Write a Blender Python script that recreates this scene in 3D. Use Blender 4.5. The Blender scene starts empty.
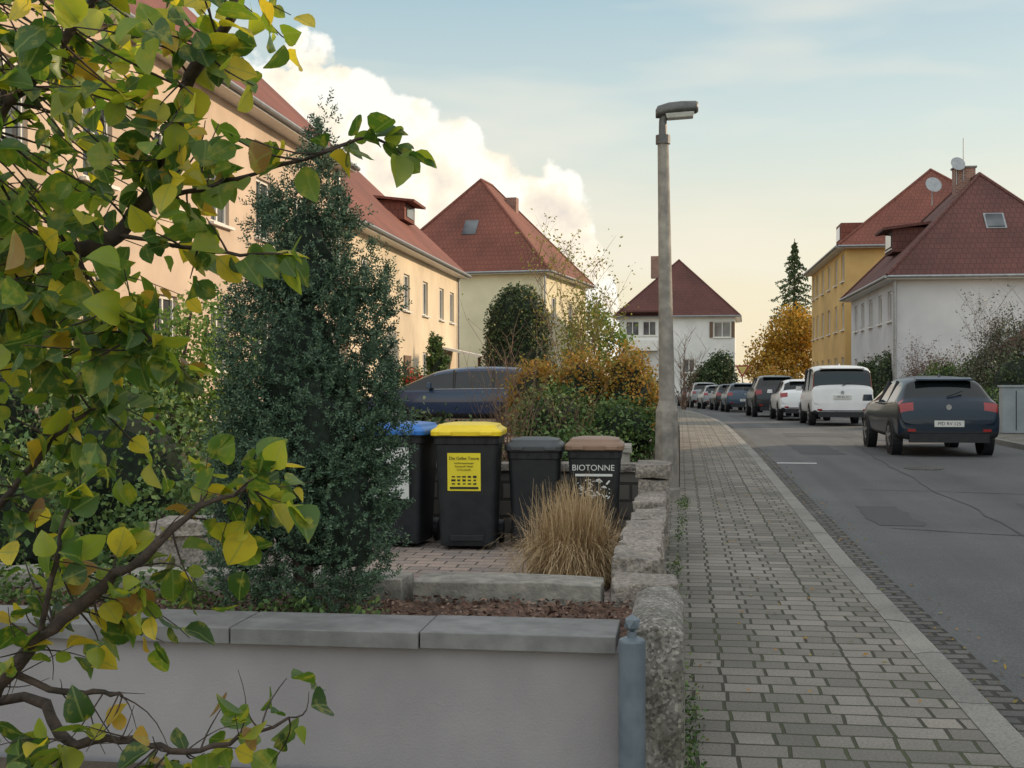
import bpy, math, random, bmesh
import numpy as np
from mathutils import Vector, Matrix
random.seed(7)
rng = np.random.default_rng(7)
scene = bpy.context.scene
scene.view_settings.view_transform = 'Standard'
scene.view_settings.look = 'None'
scene.view_settings.exposure = 0
R = math.radians

# ------------------------------------------------------------------ terrain profile
GY = [-50, 0, 10, 22, 38, 60, 80, 120, 3000]
GZ = [0, 0, 0.0, .17, .25, .12, -.05, -.25, -.3]
def G(y): return float(np.interp(y, GY, GZ))
def C(y): return -0.001 * max(0, min(y, 125) - 30) ** 2 if y > 30 else 0.0

# ------------------------------------------------------------------ node helpers
def new_mat(name):
    m = bpy.data.materials.new(name); m.use_nodes = True
    nt = m.node_tree
    b = nt.nodes['Principled BSDF']
    return m, nt, b
def N(nt, t, **kw):
    n = nt.nodes.new(t)
    for k, v in kw.items(): setattr(n, k, v)
    return n
def ramp(nt, fac, stops):
    r = N(nt, 'ShaderNodeValToRGB')
    e = r.color_ramp.elements
    while len(e) < len(stops): e.new(0.5)
    for i, (p, c) in enumerate(stops):
        e[i].position = p; e[i].color = (*c, 1)
    nt.links.new(fac, r.inputs['Fac'])
    return r.outputs['Color']
def noise(nt, vec, scale, detail=3, rough=.6):
    n = N(nt, 'ShaderNodeTexNoise'); n.inputs['Scale'].default_value = scale
    n.inputs['Detail'].default_value = detail; n.inputs['Roughness'].default_value = rough
    if vec: nt.links.new(vec, n.inputs['Vector'])
    return n.outputs['Fac']
def mixc(nt, fac, a, b, mode='MIX'):
    m = N(nt, 'ShaderNodeMix', data_type='RGBA', blend_type=mode)
    for sock, v in ((m.inputs[0], fac), (m.inputs[6], a), (m.inputs[7], b)):
        if hasattr(v, 'links'): nt.links.new(v, sock)
        elif isinstance(v, (int, float)): sock.default_value = v
        else: sock.default_value = (*v, 1)
    return m.outputs[2]
def bump(nt, b, h, strength, dist=.01, prev=None):
    n = N(nt, 'ShaderNodeBump'); n.inputs['Strength'].default_value = strength
    n.inputs['Distance'].default_value = dist
    nt.links.new(h, n.inputs['Height'])
    if prev: nt.links.new(prev, n.inputs['Normal'])
    nt.links.new(n.outputs[0], b.inputs['Normal'])
    return n.outputs[0]

def simple(name, col, col2=None, scale=6, rough=.8, bmp=0, bscale=60, bdist=.005, metal=0, coat=0, big=None, spec=.5, lo=.72):
    m, nt, b = new_mat(name)
    tc = N(nt, 'ShaderNodeTexCoord').outputs['Object']
    c2 = col2 or tuple(x * .8 for x in col)
    f = noise(nt, tc, scale, 2)
    c = ramp(nt, f, [(.35, c2), (.65, col)])
    if big:
        f2 = noise(nt, tc, big, 4)
        k = ramp(nt, f2, [(.3, (lo, lo, lo * 1.01)), (.65, (1, 1, 1))])
        c = mixc(nt, 1.0, c, k, 'MULTIPLY')
    nt.links.new(c, b.inputs['Base Color'])
    b.inputs['Roughness'].default_value = rough
    b.inputs['Metallic'].default_value = metal
    b.inputs['Specular IOR Level'].default_value = spec
    if coat: b.inputs['Coat Weight'].default_value = coat; b.inputs['Coat Roughness'].default_value = .05
    if bmp: bump(nt, b, noise(nt, tc, bscale, 2, .7), bmp, bdist)
    return m

def brickmat(name, c1, c2, mortar, bw, rh, ms, rough=.85, coord='Object', bmp=.6, big=.8, offset=.5, moss=None, fine=False, squash=1.0):
    m, nt, b = new_mat(name)
    tc = N(nt, 'ShaderNodeTexCoord').outputs[coord]
    vec = tc
    if fine:
        nz = N(nt, 'ShaderNodeTexNoise'); nz.inputs['Scale'].default_value = 2.5; nz.inputs['Detail'].default_value = 1
        nt.links.new(tc, nz.inputs['Vector'])
        sc = N(nt, 'ShaderNodeVectorMath', operation='MULTIPLY_ADD'); sc.inputs[1].default_value = (bw * .16,) * 3
        nt.links.new(nz.outputs['Color'], sc.inputs[0]); nt.links.new(tc, sc.inputs[2]); vec = sc.outputs[0]
    br = N(nt, 'ShaderNodeTexBrick'); br.offset = offset; br.squash = squash; br.squash_frequency = 2
    nt.links.new(vec, br.inputs['Vector'])
    br.inputs['Scale'].default_value = 1
    br.inputs['Brick Width'].default_value = bw; br.inputs['Row Height'].default_value = rh
    br.inputs['Mortar Size'].default_value = ms; br.inputs['Mortar Smooth'].default_value = .3
    br.inputs['Color1'].default_value = (*c1, 1); br.inputs['Color2'].default_value = (*c2, 1)
    br.inputs['Mortar'].default_value = (*mortar, 1)
    c = br.outputs['Color']
    f2 = noise(nt, tc, big, 5)
    c = mixc(nt, 1.0, c, ramp(nt, f2, [(.3, (.66, .66, .66)), (.7, (1.15, 1.13, 1.1))]), 'MULTIPLY')
    if fine:
        f3 = noise(nt, tc, 90, 2)
        c = mixc(nt, 1.0, c, ramp(nt, f3, [(.3, (.68, .68, .68)), (.7, (1.22, 1.22, 1.22))]), 'MULTIPLY')
    if moss:
        mk = ramp(nt, f2, [(.40, (1, 1, 1)), (.58, (0, 0, 0))])
        mm = N(nt, 'ShaderNodeMath', operation='MULTIPLY')
        nt.links.new(mk, mm.inputs[0]); nt.links.new(br.outputs['Fac'], mm.inputs[1])
        c = mixc(nt, mm.outputs[0], c, moss)
    nt.links.new(c, b.inputs['Base Color'])
    b.inputs['Roughness'].default_value = rough
    inv = N(nt, 'ShaderNodeMath', operation='SUBTRACT'); inv.inputs[0].default_value = 1
    nt.links.new(br.outputs['Fac'], inv.inputs[1])
    p = bump(nt, b, inv.outputs[0], bmp, .01)
    if fine: bump(nt, b, f3, .3, .003, p)
    return m

def leafmat(name, stops, trans=.35, rough=.55):
    m, nt, b = new_mat(name)
    g = N(nt, 'ShaderNodeNewGeometry')
    c = ramp(nt, g.outputs['Random Per Island'], stops)
    nt.links.new(c, b.inputs['Base Color'])
    b.inputs['Roughness'].default_value = rough
    b.inputs['Specular IOR Level'].default_value = .25
    if trans > .28:
        tr = N(nt, 'ShaderNodeBsdfTranslucent'); nt.links.new(c, tr.inputs['Color'])
        mx = N(nt, 'ShaderNodeMixShader'); mx.inputs[0].default_value = trans
        nt.links.new(b.outputs[0], mx.inputs[1]); nt.links.new(tr.outputs[0], mx.inputs[2])
        nt.links.new(mx.outputs[0], nt.nodes['Material Output'].inputs['Surface'])
    return m

# ------------------------------------------------------------------ mesh helpers
class Part:
    def __init__(s, M=None): s.v = []; s.f = []; s.m = []; s.M = M or Matrix.Identity(4)
    def add(s, vs, fs, mi=0):
        o = len(s.v)
        s.v += [tuple(s.M @ Vector(p)) for p in vs]
        s.f += [tuple(i + o for i in f) for f in fs]; s.m += [mi] * len(fs)
    def poly(s, vs, mi=0): s.add(vs, [tuple(range(len(vs)))], mi)
    def box(s, c, d, mi=0, rz=0, rx=0, ry=0, taper=(1, 1)):
        x, y, z = d[0] / 2, d[1] / 2, d[2] / 2
        tx, ty = taper
        vs = [(-x, -y, -z), (x, -y, -z), (x, y, -z), (-x, y, -z), (-x * tx, -y * ty, z), (x * tx, -y * ty, z), (x * tx, y * ty, z), (-x * tx, y * ty, z)]
        Mt = Matrix.Translation(c) @ Matrix.Rotation(rz, 4, 'Z') @ Matrix.Rotation(ry, 4, 'Y') @ Matrix.Rotation(rx, 4, 'X')
        s.add([tuple(Mt @ Vector(p)) for p in vs], [(3, 2, 1, 0), (4, 5, 6, 7), (0, 1, 5, 4), (1, 2, 6, 5), (2, 3, 7, 6), (3, 0, 4, 7)], mi)
    def tube(s, pts, rad, n=8, mi=0, cap=True):
        pts = [Vector(p) for p in pts]
        vs = []; k = len(pts)
        prev = None
        for i, p in enumerate(pts):
            t = (pts[min(i + 1, k - 1)] - pts[max(i - 1, 0)])
            if t.length < 1e-9: t = Vector((0, 0, 1))
            t.normalize()
            if prev is None:
                a = t.orthogonal().normalized()
            else:
                a = (prev - t * prev.dot(t))
                a = a.normalized() if a.length > 1e-6 else t.orthogonal().normalized()
            prev = a
            b = t.cross(a)
            r = rad[i] if hasattr(rad, '__len__') else rad
            for j in range(n):
                q = 2 * math.pi * j / n
                vs.append(tuple(p + (a * math.cos(q) + b * math.sin(q)) * r))
        fs = []
        for i in range(k - 1):
            for j in range(n):
                fs.append((i * n + j, i * n + (j + 1) % n, (i + 1) * n + (j + 1) % n, (i + 1) * n + j))
        if cap:
            fs.append(tuple(range(n - 1, -1, -1))); fs.append(tuple((k - 1) * n + j for j in range(n)))
        s.add(vs, fs, mi)
    def make(s, name, mats, parent=None, smooth=False, bevel=0, sub=0, rough=0):
        me = bpy.data.meshes.new(name); me.from_pydata(s.v, [], s.f)
        for m in mats: me.materials.append(m)
        me.polygons.foreach_set('material_index', s.m)
        if smooth: me.polygons.foreach_set('use_smooth', [True] * len(s.f))
        uvl = me.uv_layers.new(name='UVMap')
        me.update()
        for p in me.polygons:
            n = p.normal
            t = Vector((0, 0, 1)).cross(n)
            t = Vector((1, 0, 0)) if t.length < 1e-3 else t.normalized()
            sv = n.cross(t)
            for li in p.loop_indices:
                co = me.vertices[me.loops[li].vertex_index].co
                uvl.data[li].uv = (co.dot(t), co.dot(sv))
        ob = bpy.data.objects.new(name, me); scene.collection.objects.link(ob)
        if parent: ob.parent = parent
        if bevel:
            md = ob.modifiers.new('bev', 'BEVEL'); md.width = bevel; md.segments = 2; md.limit_method = 'ANGLE'
        if sub:
            md = ob.modifiers.new('sub', 'SUBSURF'); md.levels = sub; md.render_levels = sub
        return ob
def empty(name, loc=(0, 0, 0)):
    e = bpy.data.objects.new(name, None); e.empty_display_size = .2
    scene.collection.objects.link(e); return e

def mesh_np(name, verts, faces, mat, parent=None, uv=None, smooth=False):
    me = bpy.data.meshes.new(name)
    k = faces.shape[1]
    me.vertices.add(len(verts)); me.vertices.foreach_set('co', verts.astype(np.float32).ravel())
    me.loops.add(faces.size); me.loops.foreach_set('vertex_index', faces.astype(np.int32).ravel())
    me.polygons.add(len(faces)); me.polygons.foreach_set('loop_start', np.arange(0, faces.size, k, dtype=np.int32))
    if smooth: me.polygons.foreach_set('use_smooth', np.ones(len(faces), dtype=bool))
    me.update(calc_edges=True)
    if uv is not None:
        l = me.uv_layers.new(name='UVMap'); l.data.foreach_set('uv', uv[faces.ravel()].astype(np.float32).ravel())
    me.materials.append(mat)
    ob = bpy.data.objects.new(name, me); scene.collection.objects.link(ob)
    if parent: ob.parent = parent
    return ob
def rand_unit(n):
    v = rng.normal(size=(n, 3)); return v / np.linalg.norm(v, axis=1, keepdims=True)
def leaf_quads(name, c, size, mat, parent=None, aspect=.55, dirs=None):
    n = len(c)
    u = rand_unit(n) if dirs is None else dirs
    w = rand_unit(n); v = np.cross(u, w); v /= np.linalg.norm(v, axis=1, keepdims=True) + 1e-9
    s = size * rng.uniform(.6, 1.3, (n, 1))
    a = u * s * .5; b = v * s * .5 * aspect
    verts = np.stack([c - a, c + b, c + a, c - b], 1).reshape(-1, 3)
    return mesh_np(name, verts, np.arange(4 * n).reshape(n, 4), mat, parent)
def lobes_points(lobes, n, clump=.18, nclump=None, inner=.35):
    """lobes: (cx,cy,cz,rx,ry,rz) ; leaves gathered in clumps near the outside of each lobe"""
    L = np.array(lobes, float)
    area = (L[:, 3] * L[:, 5] + L[:, 3] * L[:, 4] + L[:, 4] * L[:, 5]); area /= area.sum()
    nclump = nclump or max(20, n // 40)
    idx = rng.choice(len(L), nclump, p=area)
    d = rand_unit(nclump)
    r = rng.uniform(inner, 1.0, nclump) ** .5
    r *= rng.uniform(.85, 1.12, nclump)
    cc = L[idx, :3] + d * L[idx, 3:6] * r[:, None]
    ci = rng.integers(0, nclump, n)
    return cc[ci] + rng.normal(size=(n, 3)) * clump

# ------------------------------------------------------------------ materials
M = {}
def asphaltmat():
    m, nt, b = new_mat('asphalt')
    tc = N(nt, 'ShaderNodeTexCoord').outputs['Object']
    c = ramp(nt, noise(nt, tc, 75, 2, .8), [(.3, (.055, .056, .058)), (.55, (.098, .099, .102)), (.75, (.16, .16, .157))])
    c = mixc(nt, 1.0, c, ramp(nt, noise(nt, tc, .35, 5, .65), [(.3, (.72, .72, .73)), (.7, (1.15, 1.14, 1.11))]), 'MULTIPLY')
    mp_ = N(nt, 'ShaderNodeMapping'); mp_.inputs['Scale'].default_value = (1.6, .06, 1); nt.links.new(tc, mp_.inputs[0])
    c = mixc(nt, 1.0, c, ramp(nt, noise(nt, mp_.outputs[0], 1.2, 2), [(.35, (.80, .80, .80)), (.6, (1.06, 1.06, 1.06))]), 'MULTIPLY')
    nt.links.new(c, b.inputs['Base Color']); b.inputs['Roughness'].default_value = .82
    bump(nt, b, noise(nt, tc, 130, 1, .7), .45, .004)
    return m
M['asphalt'] = asphaltmat()
M['ground'] = simple('soil_ground', (.10, .085, .06), (.05, .05, .03), .7, .95, .5, 20, .03)
M['soil'] = simple('garden_soil', (.10, .075, .05), (.05, .04, .03), 5, .95, .8, 40, .02)
M['mulch'] = simple('mulch', (.19, .11, .075), (.08, .048, .036), 30, .9, .9, 70, .02)
M['paver'] = brickmat('pavement_blocks', (.260, .238, .208), (.150, .140, .124), (.040, .036, .026), .215, .165, .009, moss=(.05, .058, .022), bmp=.9, fine=True, squash=.72)
M['drive'] = brickmat('driveway_blocks', (.40, .31, .27), (.25, .21, .195), (.08, .07, .06), .24, .16, .009, bmp=.5, fine=True)
M['gutter'] = brickmat('gutter_cobbles', (.14, .133, .125), (.075, .073, .07), (.03, .028, .022), .16, .12, .016, bmp=.9, fine=True)
M['kerb'] = brickmat('kerb_concrete', (.26, .25, .228), (.21, .203, .187), (.06, .06, .05), 4, 1.0, .012, offset=0, bmp=.3, fine=True)
M['granite'] = simple('granite', (.38, .33, .28), (.17, .15, .135), 45, .85, .9, 35, .02, big=3, lo=.55)
M['coping'] = simple('coping_concrete', (.235, .232, .228), (.165, .163, .162), 9, .8, .4, 90, .004, big=1.5, lo=.62)
M['edging'] = simple('edging_stone', (.36, .335, .29), (.22, .207, .182), 14, .9, .7, 50, .01, big=2, lo=.6)
M['mauve'] = simple('mauve_render', (.335, .315, .325), (.30, .28, .292), 3, .92, .5, 130, .004, big=.9, lo=.80)
M['postblue'] = simple('blue_grey_paint', (.135, .165, .195), (.10, .127, .155), 12, .45, .15, 40, .002)
M['lampcon'] = simple('weathered_concrete', (.36, .33, .285), (.24, .22, .195), 8, .85, .5, 70, .005, big=1.0)
M['metal'] = simple('lamp_metal', (.12, .12, .115), (.085, .085, .085), 12, .5, metal=.2)
M['lampglass'] = simple('lamp_glass', (.5, .5, .46), None, 10, .2)
M['dark'] = simple('dark_plastic', (.022, .024, .027), (.015, .016, .019), 8, .5, .1, 200, .001, spec=.35)
M['rubber'] = simple('rubber', (.018, .018, .018), None, 8, .85, spec=.2)
M['yellowlid'] = simple('yellow_plastic', (.85, .62, .02), (.75, .54, .02), 5, .4)
M['bluelid'] = simple('blue_plastic', (.03, .16, .50), (.025, .13, .42), 5, .4)
M['brownlid'] = simple('brown_plastic', (.26, .16, .11), (.21, .13, .085), 5, .5)
M['greylid'] = simple('grey_plastic', (.06, .065, .07), (.045, .048, .052), 5, .5)
M['labelY'] = simple('yellow_label', (.80, .66, .03), (.76, .62, .03), 4, .5)
M['labelW'] = simple('white_label', (.62, .62, .60), (.56, .56, .54), 8, .5)
M['ink'] = simple('black_ink', (.01, .01, .01), None, 4, .6)
M['white'] = simple('white_paint', (.72, .72, .70), (.66, .66, .64), 6, .6)
M['frame'] = simple('window_frame', (.70, .67, .62), (.62, .60, .56), 6, .5)
M['wood'] = simple('brown_wood', (.16, .10, .06), (.10, .06, .04), 14, .7, .4, 60)
M['bark'] = simple('bark', (.075, .052, .040), (.03, .022, .018), 30, .9, .8, 60, .006)
M['twig'] = simple('thin_twigs', (.22, .13, .085), (.12, .075, .05), 12, .85)
M['zinc'] = simple('zinc_pipe', (.30, .31, .32), (.24, .25, .26), 6, .4, metal=.6)
M['chim'] = brickmat('chimney_brick', (.30, .13, .09), (.22, .09, .06), (.3, .28, .26), .24, .08, .012, coord='UV')
M['roof'] = brickmat('red_roof_tiles', (.195, .062, .042), (.172, .055, .038), (.10, .032, .024), .24, .33, .016, coord='UV', bmp=.6, big=.35, rough=.85)
M['roofd'] = brickmat('dark_roof_tiles', (.125, .046, .038), (.108, .040, .034), (.062, .023, .020), .24, .33, .016, coord='UV', bmp=.6, big=.35, rough=.85)
M['peach'] = simple('peach_render', (.60, .465, .355), (.53, .41, .31), .8, .92, .3, 60, .01, big=.3)
M['cream'] = simple('cream_render', (.72, .60, .44), (.66, .55, .40), .8, .92, .3, 60, .01, big=.3)
M['paleyel'] = simple('pale_yellow_render', (.78, .71, .50), (.73, .66, .46), .8, .92, .3, 60, .01, big=.25)
M['whitewall'] = simple('white_render', (.62, .61, .62), (.56, .555, .565), .6, .92, .3, 60, .01, big=.25)
M['whitewall2'] = simple('white_render_distant', (.76, .75, .72), (.70, .69, .67), .6, .92, .3, 60, .01, big=.25)
M['ochre'] = simple('ochre_render', (.68, .44, .17), (.60, .385, .145), .8, .92, .3, 60, .01, big=.25)
M['stonewall'] = brickmat('dark_stone_wall', (.13, .12, .11), (.08, .075, .07), (.04, .038, .035), .3, .16, .015, coord='UV', bmp=1)

def glassmat():
    m, nt, b = new_mat('window_glass')
    tc = N(nt, 'ShaderNodeTexCoord').outputs['Object']
    c = ramp(nt, noise(nt, tc, .45, 2), [(.4, (.012, .015, .02)), (.62, (.14, .15, .16))])
    nt.links.new(c, b.inputs['Base Color']); b.inputs['Roughness'].default_value = .08
    b.inputs['Specular IOR Level'].default_value = .6
    return m
M['glass'] = glassmat()
m, nt, b = new_mat('car_glass'); b.inputs['Base Color'].default_value = (.006, .008, .009, 1); b.inputs['Roughness'].default_value = .05; b.inputs['Specular IOR Level'].default_value = .5
M['carglass'] = m
m, nt, b = new_mat('tail_light'); b.inputs['Base Color'].default_value = (.26, .010, .012, 1); b.inputs['Roughness'].default_value = .2
b.inputs['Coat Weight'].default_value = .3; M['tail'] = m
def paint(name, col, coat=.35):
    m = simple(name, col, tuple(c * .93 for c in col), 2.5, .34, coat=coat, spec=.3)
    return m
M['rim'] = simple('alloy', (.35, .36, .37), (.28, .29, .30), 10, .35, metal=.8)

m, nt, b = new_mat('exposed_aggregate')
tc = N(nt, 'ShaderNodeTexCoord').outputs['Object']
vo = N(nt, 'ShaderNodeTexVoronoi'); vo.inputs['Scale'].default_value = 95; nt.links.new(tc, vo.inputs['Vector'])
sx = N(nt, 'ShaderNodeSeparateColor'); nt.links.new(vo.outputs['Color'], sx.inputs[0])
c = ramp(nt, sx.outputs[0], [(0, (.10, .09, .085)), (.4, (.19, .175, .16)), (.75, (.26, .24, .22)), (1, (.40, .38, .35))])
c = mixc(nt, 1.0, c, ramp(nt, noise(nt, tc, 5), [(.35, (.48, .49, .43)), (.65, (1, 1, 1))]), 'MULTIPLY')
nt.links.new(c, b.inputs['Base Color']); b.inputs['Roughness'].default_value = .85
bump(nt, b, vo.outputs['Distance'], -1.0, .012)
M['aggr'] = m

greens = lambda *c: [(i / (len(c) - 1) if len(c) > 1 else 0, k) for i, k in enumerate(c)]
M['conifer'] = leafmat('blue_green_needles', [(0, (.035, .068, .045)), (.6, (.068, .12, .074)), (1, (.13, .195, .11))], .12)
M['yew'] = leafmat('yew_needles', greens((.03, .055, .022), (.055, .09, .035), (.10, .12, .045)), .15)
M['shrub'] = leafmat('shrub_leaves', greens((.04, .085, .025), (.08, .14, .04), (.14, .19, .05)), .2)
M['bright'] = leafmat('light_green_leaves', greens((.08, .15, .03), (.14, .23, .04), (.24, .30, .06)), .3)
M['golden'] = leafmat('golden_hedge_leaves', greens((.16, .14, .03), (.38, .27, .05), (.42, .19, .04), (.20, .19, .04)), .3)
M['orange'] = leafmat('autumn_leaves', greens((.15, .14, .03), (.50, .25, .03), (.60, .36, .05), (.28, .21, .04)), .35)
M['sparse'] = leafmat('yellowing_leaves', greens((.16, .17, .04), (.34, .29, .06), (.20, .21, .05)), .3)
M['red'] = leafmat('red_berries', greens((.35, .04, .03), (.5, .08, .04)), .1)
M['drygrass'] = leafmat('dry_grass', greens((.26, .17, .09), (.46, .32, .17), (.60, .46, .28)), .2)
M['purple'] = leafmat('grey_shrub_leaves', greens((.15, .10, .085), (.22, .15, .12), (.12, .12, .07)), .1)
M['greygreen'] = leafmat('grey_green_leaves', greens((.07, .08, .05), (.12, .13, .08), (.17, .15, .10)), .1)

def quince_mat():
    m, nt, b = new_mat('quince_leaves')
    g = N(nt, 'ShaderNodeNewGeometry')
    c = ramp(nt, g.outputs['Random Per Island'],
             [(0, (.036, .082, .020)), (.24, (.062, .13, .026)), (.48, (.105, .185, .032)), (.66, (.18, .26, .04)), (.79, (.32, .36, .045)), (.90, (.62, .50, .05)), (.96, (.50, .32, .05)), (1, (.22, .12, .05))])
    uv = N(nt, 'ShaderNodeTexCoord')
    sp = N(nt, 'ShaderNodeSeparateXYZ'); nt.links.new(uv.outputs['UV'], sp.inputs[0])
    f = noise(nt, uv.outputs['Object'], 45, 3)
    blot = ramp(nt, f, [(.52, (0, 0, 0)), (.70, (.65, .65, .65))])
    c = mixc(nt, blot, c, (.42, .37, .055))
    ab = N(nt, 'ShaderNodeMath', operation='ABSOLUTE'); nt.links.new(sp.outputs[0], ab.inputs[0])
    rib = N(nt, 'ShaderNodeMapRange'); nt.links.new(ab.outputs[0], rib.inputs[0])
    rib.inputs[1].default_value = .0; rib.inputs[2].default_value = .08; rib.inputs[3].default_value = .6; rib.inputs[4].default_value = 0
    c = mixc(nt, rib.outputs[0], c, (.26, .32, .11))
    nt.links.new(c, b.inputs['Base Color']); b.inputs['Roughness'].default_value = .42
    bump(nt, b, f, .35, .002)
    tr = N(nt, 'ShaderNodeBsdfTranslucent')
    tc2 = mixc(nt, 1.0, c, (1.7, 1.7, .8), 'MULTIPLY'); nt.links.new(tc2, tr.inputs['Color'])
    mx = N(nt, 'ShaderNodeMixShader'); mx.inputs[0].default_value = .48
    nt.links.new(b.outputs[0], mx.inputs[1]); nt.links.new(tr.outputs[0], mx.inputs[2])
    nt.links.new(mx.outputs[0], nt.nodes['Material Output'].inputs['Surface'])
    return m
M['quince'] = quince_mat()

# ------------------------------------------------------------------ ground and street
def bm_weld(ob):
    bm = bmesh.new(); bm.from_mesh(ob.data); bmesh.ops.remove_doubles(bm, verts=bm.verts, dist=1e-4); bm.to_mesh(ob.data); bm.free()
def strip(name, xa, xb, y0, y1, dz, mat, thick=.0, curve=True, step=2.0):
    p = Part(); ys = list(np.arange(y0, y1, step)) + [y1]
    for i in range(len(ys) - 1):
        a, b2 = ys[i], ys[i + 1]
        ca, cb = (C(a), C(b2)) if curve else (0, 0)
        za, zb = G(a) + dz, G(b2) + dz
        p.poly([(xa + ca, a, za), (xb + ca, a, za), (xb + cb, b2, zb), (xa + cb, b2, zb)])
        if thick:
            p.poly([(xb + ca, a, za), (xb + ca, a, za - thick), (xb + cb, b2, zb - thick), (xb + cb, b2, zb)])
            p.poly([(xa + cb, b2, zb), (xa + cb, b2, zb - thick), (xa + ca, a, za - thick), (xa + ca, a, za)])
    if thick:
        a = ys[0]; za = G(a) + dz
        p.poly([(xa, a, za), (xa, a, za - thick), (xb, a, za - thick), (xb, a, za)])
    ob = p.make(name, [mat])
    bm_weld(ob)
    return ob

p = Part()
ys = [-60] + list(range(-20, 130, 4)) + [200, 500, 1500]
for i in range(len(ys) - 1):
    a, b2 = ys[i], ys[i + 1]
    p.poly([(-900, a, G(a) - .16), (900, a, G(a) - .16), (900, b2, G(b2) - .16), (-900, b2, G(b2) - .16)])
p.make('ground', [M['ground']])
KZ = -.10
strip('road', 1.60, 6.78, -8, 104, KZ, M['asphalt'])
strip('gutter', 1.345, 1.60, -8, 100, KZ + .004, M['gutter'])
strip('pavement', 0.0, 1.20, -8, 96, 0, M['paver'], .14)
strip('kerb', 1.202, 1.345, -8, 96, .004, M['kerb'], .13)
strip('kerb', 6.78, 6.92, -8, 100, .004, M['kerb'], .13)
strip('pavement', 6.922, 8.6, -8, 100, 0, M['paver'], .14)
strip('garden_ground', -45, -0.002, 5.0, 100, -.02, M['soil'])
strip('garden_ground', 8.602, 45, -8, 105, -.02, M['soil'])
strip('garden_ground', -45, -.002, -8, 4.45, -.02, M['soil'])
strip('wall_foot_strip', -.12, -.001, 5.0, 15.0, .001, M['paver'], curve=False)
p = Part(); zz = G(106) - .12
p.poly([(-60, 104, zz), (60, 104, zz), (60, 110, zz), (-60, 110, zz)])
p.make('cross_road', [M['asphalt']])
p = Part(); p.poly([(-3.9, 5.9, -.005), (-.31, 5.9, -.005), (-.31, 11.5, -.005), (-3.9, 11.5, -.005)])
p.make('driveway', [M['drive']])
p = Part(); p.poly([(-10, 25.5, G(28) - .0), (-.05, 25.5, G(28) - .0), (-.05, 33, G(30) + .02), (-10, 33, G(30) + .02)])
p.make('driveway', [M['drive']])
p = Part()
for (x, y, w, l) in ((1.95, 21.5, .65, .12),):
    p.box((x, y, G(y) + KZ + .004), (w, l, .004))
p.make('road_marking', [M['white']])
p = Part(); p.tube([(3.85, 20.6, G(20.6) + KZ - .01), (3.85, 20.6, G(20.6) + KZ + .006)], .31, 24)
p.make('manhole_cover', [M['gutter']])
m_patch = simple('asphalt_patch', (.072, .073, .076), (.045, .046, .048), 80, .85, .3, 140, .004)
# irregular repair patches and tar-filled cracks
def pz(x, y): return (x, y, G(y) + KZ + .004)
p = Part()
for (x0, x1, y0, y1) in ((2.3, 3.1, 24, 27.5), (3.9, 4.5, 10, 15.5), (5.6, 6.6, 17.5, 19.6), (2.0, 2.5, 13.2, 15.0), (2.6, 4.4, 31, 33)):
    L_ = [pz(x0 + random.uniform(-.06, .06), y0 + (y1 - y0) * k / 6) for k in range(7)]; R_ = [pz(x1 + random.uniform(-.06, .06), y0 + (y1 - y0) * k / 6) for k in range(7)]
    for k in range(6): p.poly([L_[k], R_[k], R_[k + 1], L_[k + 1]])
p.make('road_patch', [m_patch])
p = Part()
for (x, y, dx, dy, n_) in ((3.2, 6, .02, .5, 44), (2.1, 8, .35, .06, 8), (4.9, 12, -.3, .12, 9), (2.4, 17, .3, -.05, 12)):
    for k in range(n_):
        nx_, ny_ = x + dx + random.uniform(-.06, .06), y + dy + random.uniform(-.05, .05)
        w_ = random.uniform(.008, .018); q = Vector((nx_ - x, ny_ - y, 0)).normalized(); s_ = Vector((-q.y, q.x, 0)) * w_
        a0, a1 = pz(x, y), pz(nx_, ny_)
        p.poly([(a0[0] + s_.x, a0[1] + s_.y, a0[2] + .001), (a0[0] - s_.x, a0[1] - s_.y, a0[2] + .001), (a1[0] - s_.x, a1[1] - s_.y, a1[2] + .001), (a1[0] + s_.x, a1[1] + s_.y, a1[2] + .001)])
        x, y = nx_, ny_
p.make('road_crack_sealing', [simple('tar', (.03, .03, .032), None, 10, .6)])

n = 420
ly = rng.uniform(3.6, 26, n); lx = np.where(rng.random(n) < .6, rng.uniform(1.35, 1.75, n), rng.uniform(0.0, 1.25, n))
lz = np.array([G(y) for y in ly]) + np.where(lx > 1.34, KZ + .012, .012)
d = rand_unit(n); d[:, 2] *= .15
c = np.stack([lx, ly, lz], 1)
u = d / np.linalg.norm(d, axis=1, keepdims=True); v = np.cross(u, np.array([0, 0, 1.0])); s = rng.uniform(.010, .024, (n, 1))
vv = np.stack([c - u * s, c + v * s * .6 + [0, 0, .006], c + u * s, c - v * s * .6], 1).reshape(-1, 3)
mesh_np('fallen_leaves', vv, np.arange(4 * n).reshape(n, 4), M['golden'])
n = 2600
cl = np.array([(0.03, 4.5, 0), (.04, 4.9, 0), (.04, 5.4, 0), (-.03, 5.9, 0), (-.04, 7.0, 0), (-.03, 8.3, 0), (-.04, 9.6, 0), (.05, 13.9, .05), (.06, 14.4, .06), (1.36, 7.2, -.09), (1.36, 6.1, -.09), (1.36, 5.4, -.09), (1.36, 10, -.09), (1.36, 14, -.04), (-.03, 6.2, 0), (-.02, 11.5, 0.01), (.03, 12.6, .03), (.0, 14.2, .05)])
ci = rng.integers(0, len(cl), n)
c = cl[ci] + rng.normal(size=(n, 3)) * [.028, .26, .0] + np.abs(rng.normal(size=(n, 1))) * [0, 0, .018]
leaf_quads('weeds', c, .022, M['shrub'])

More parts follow.
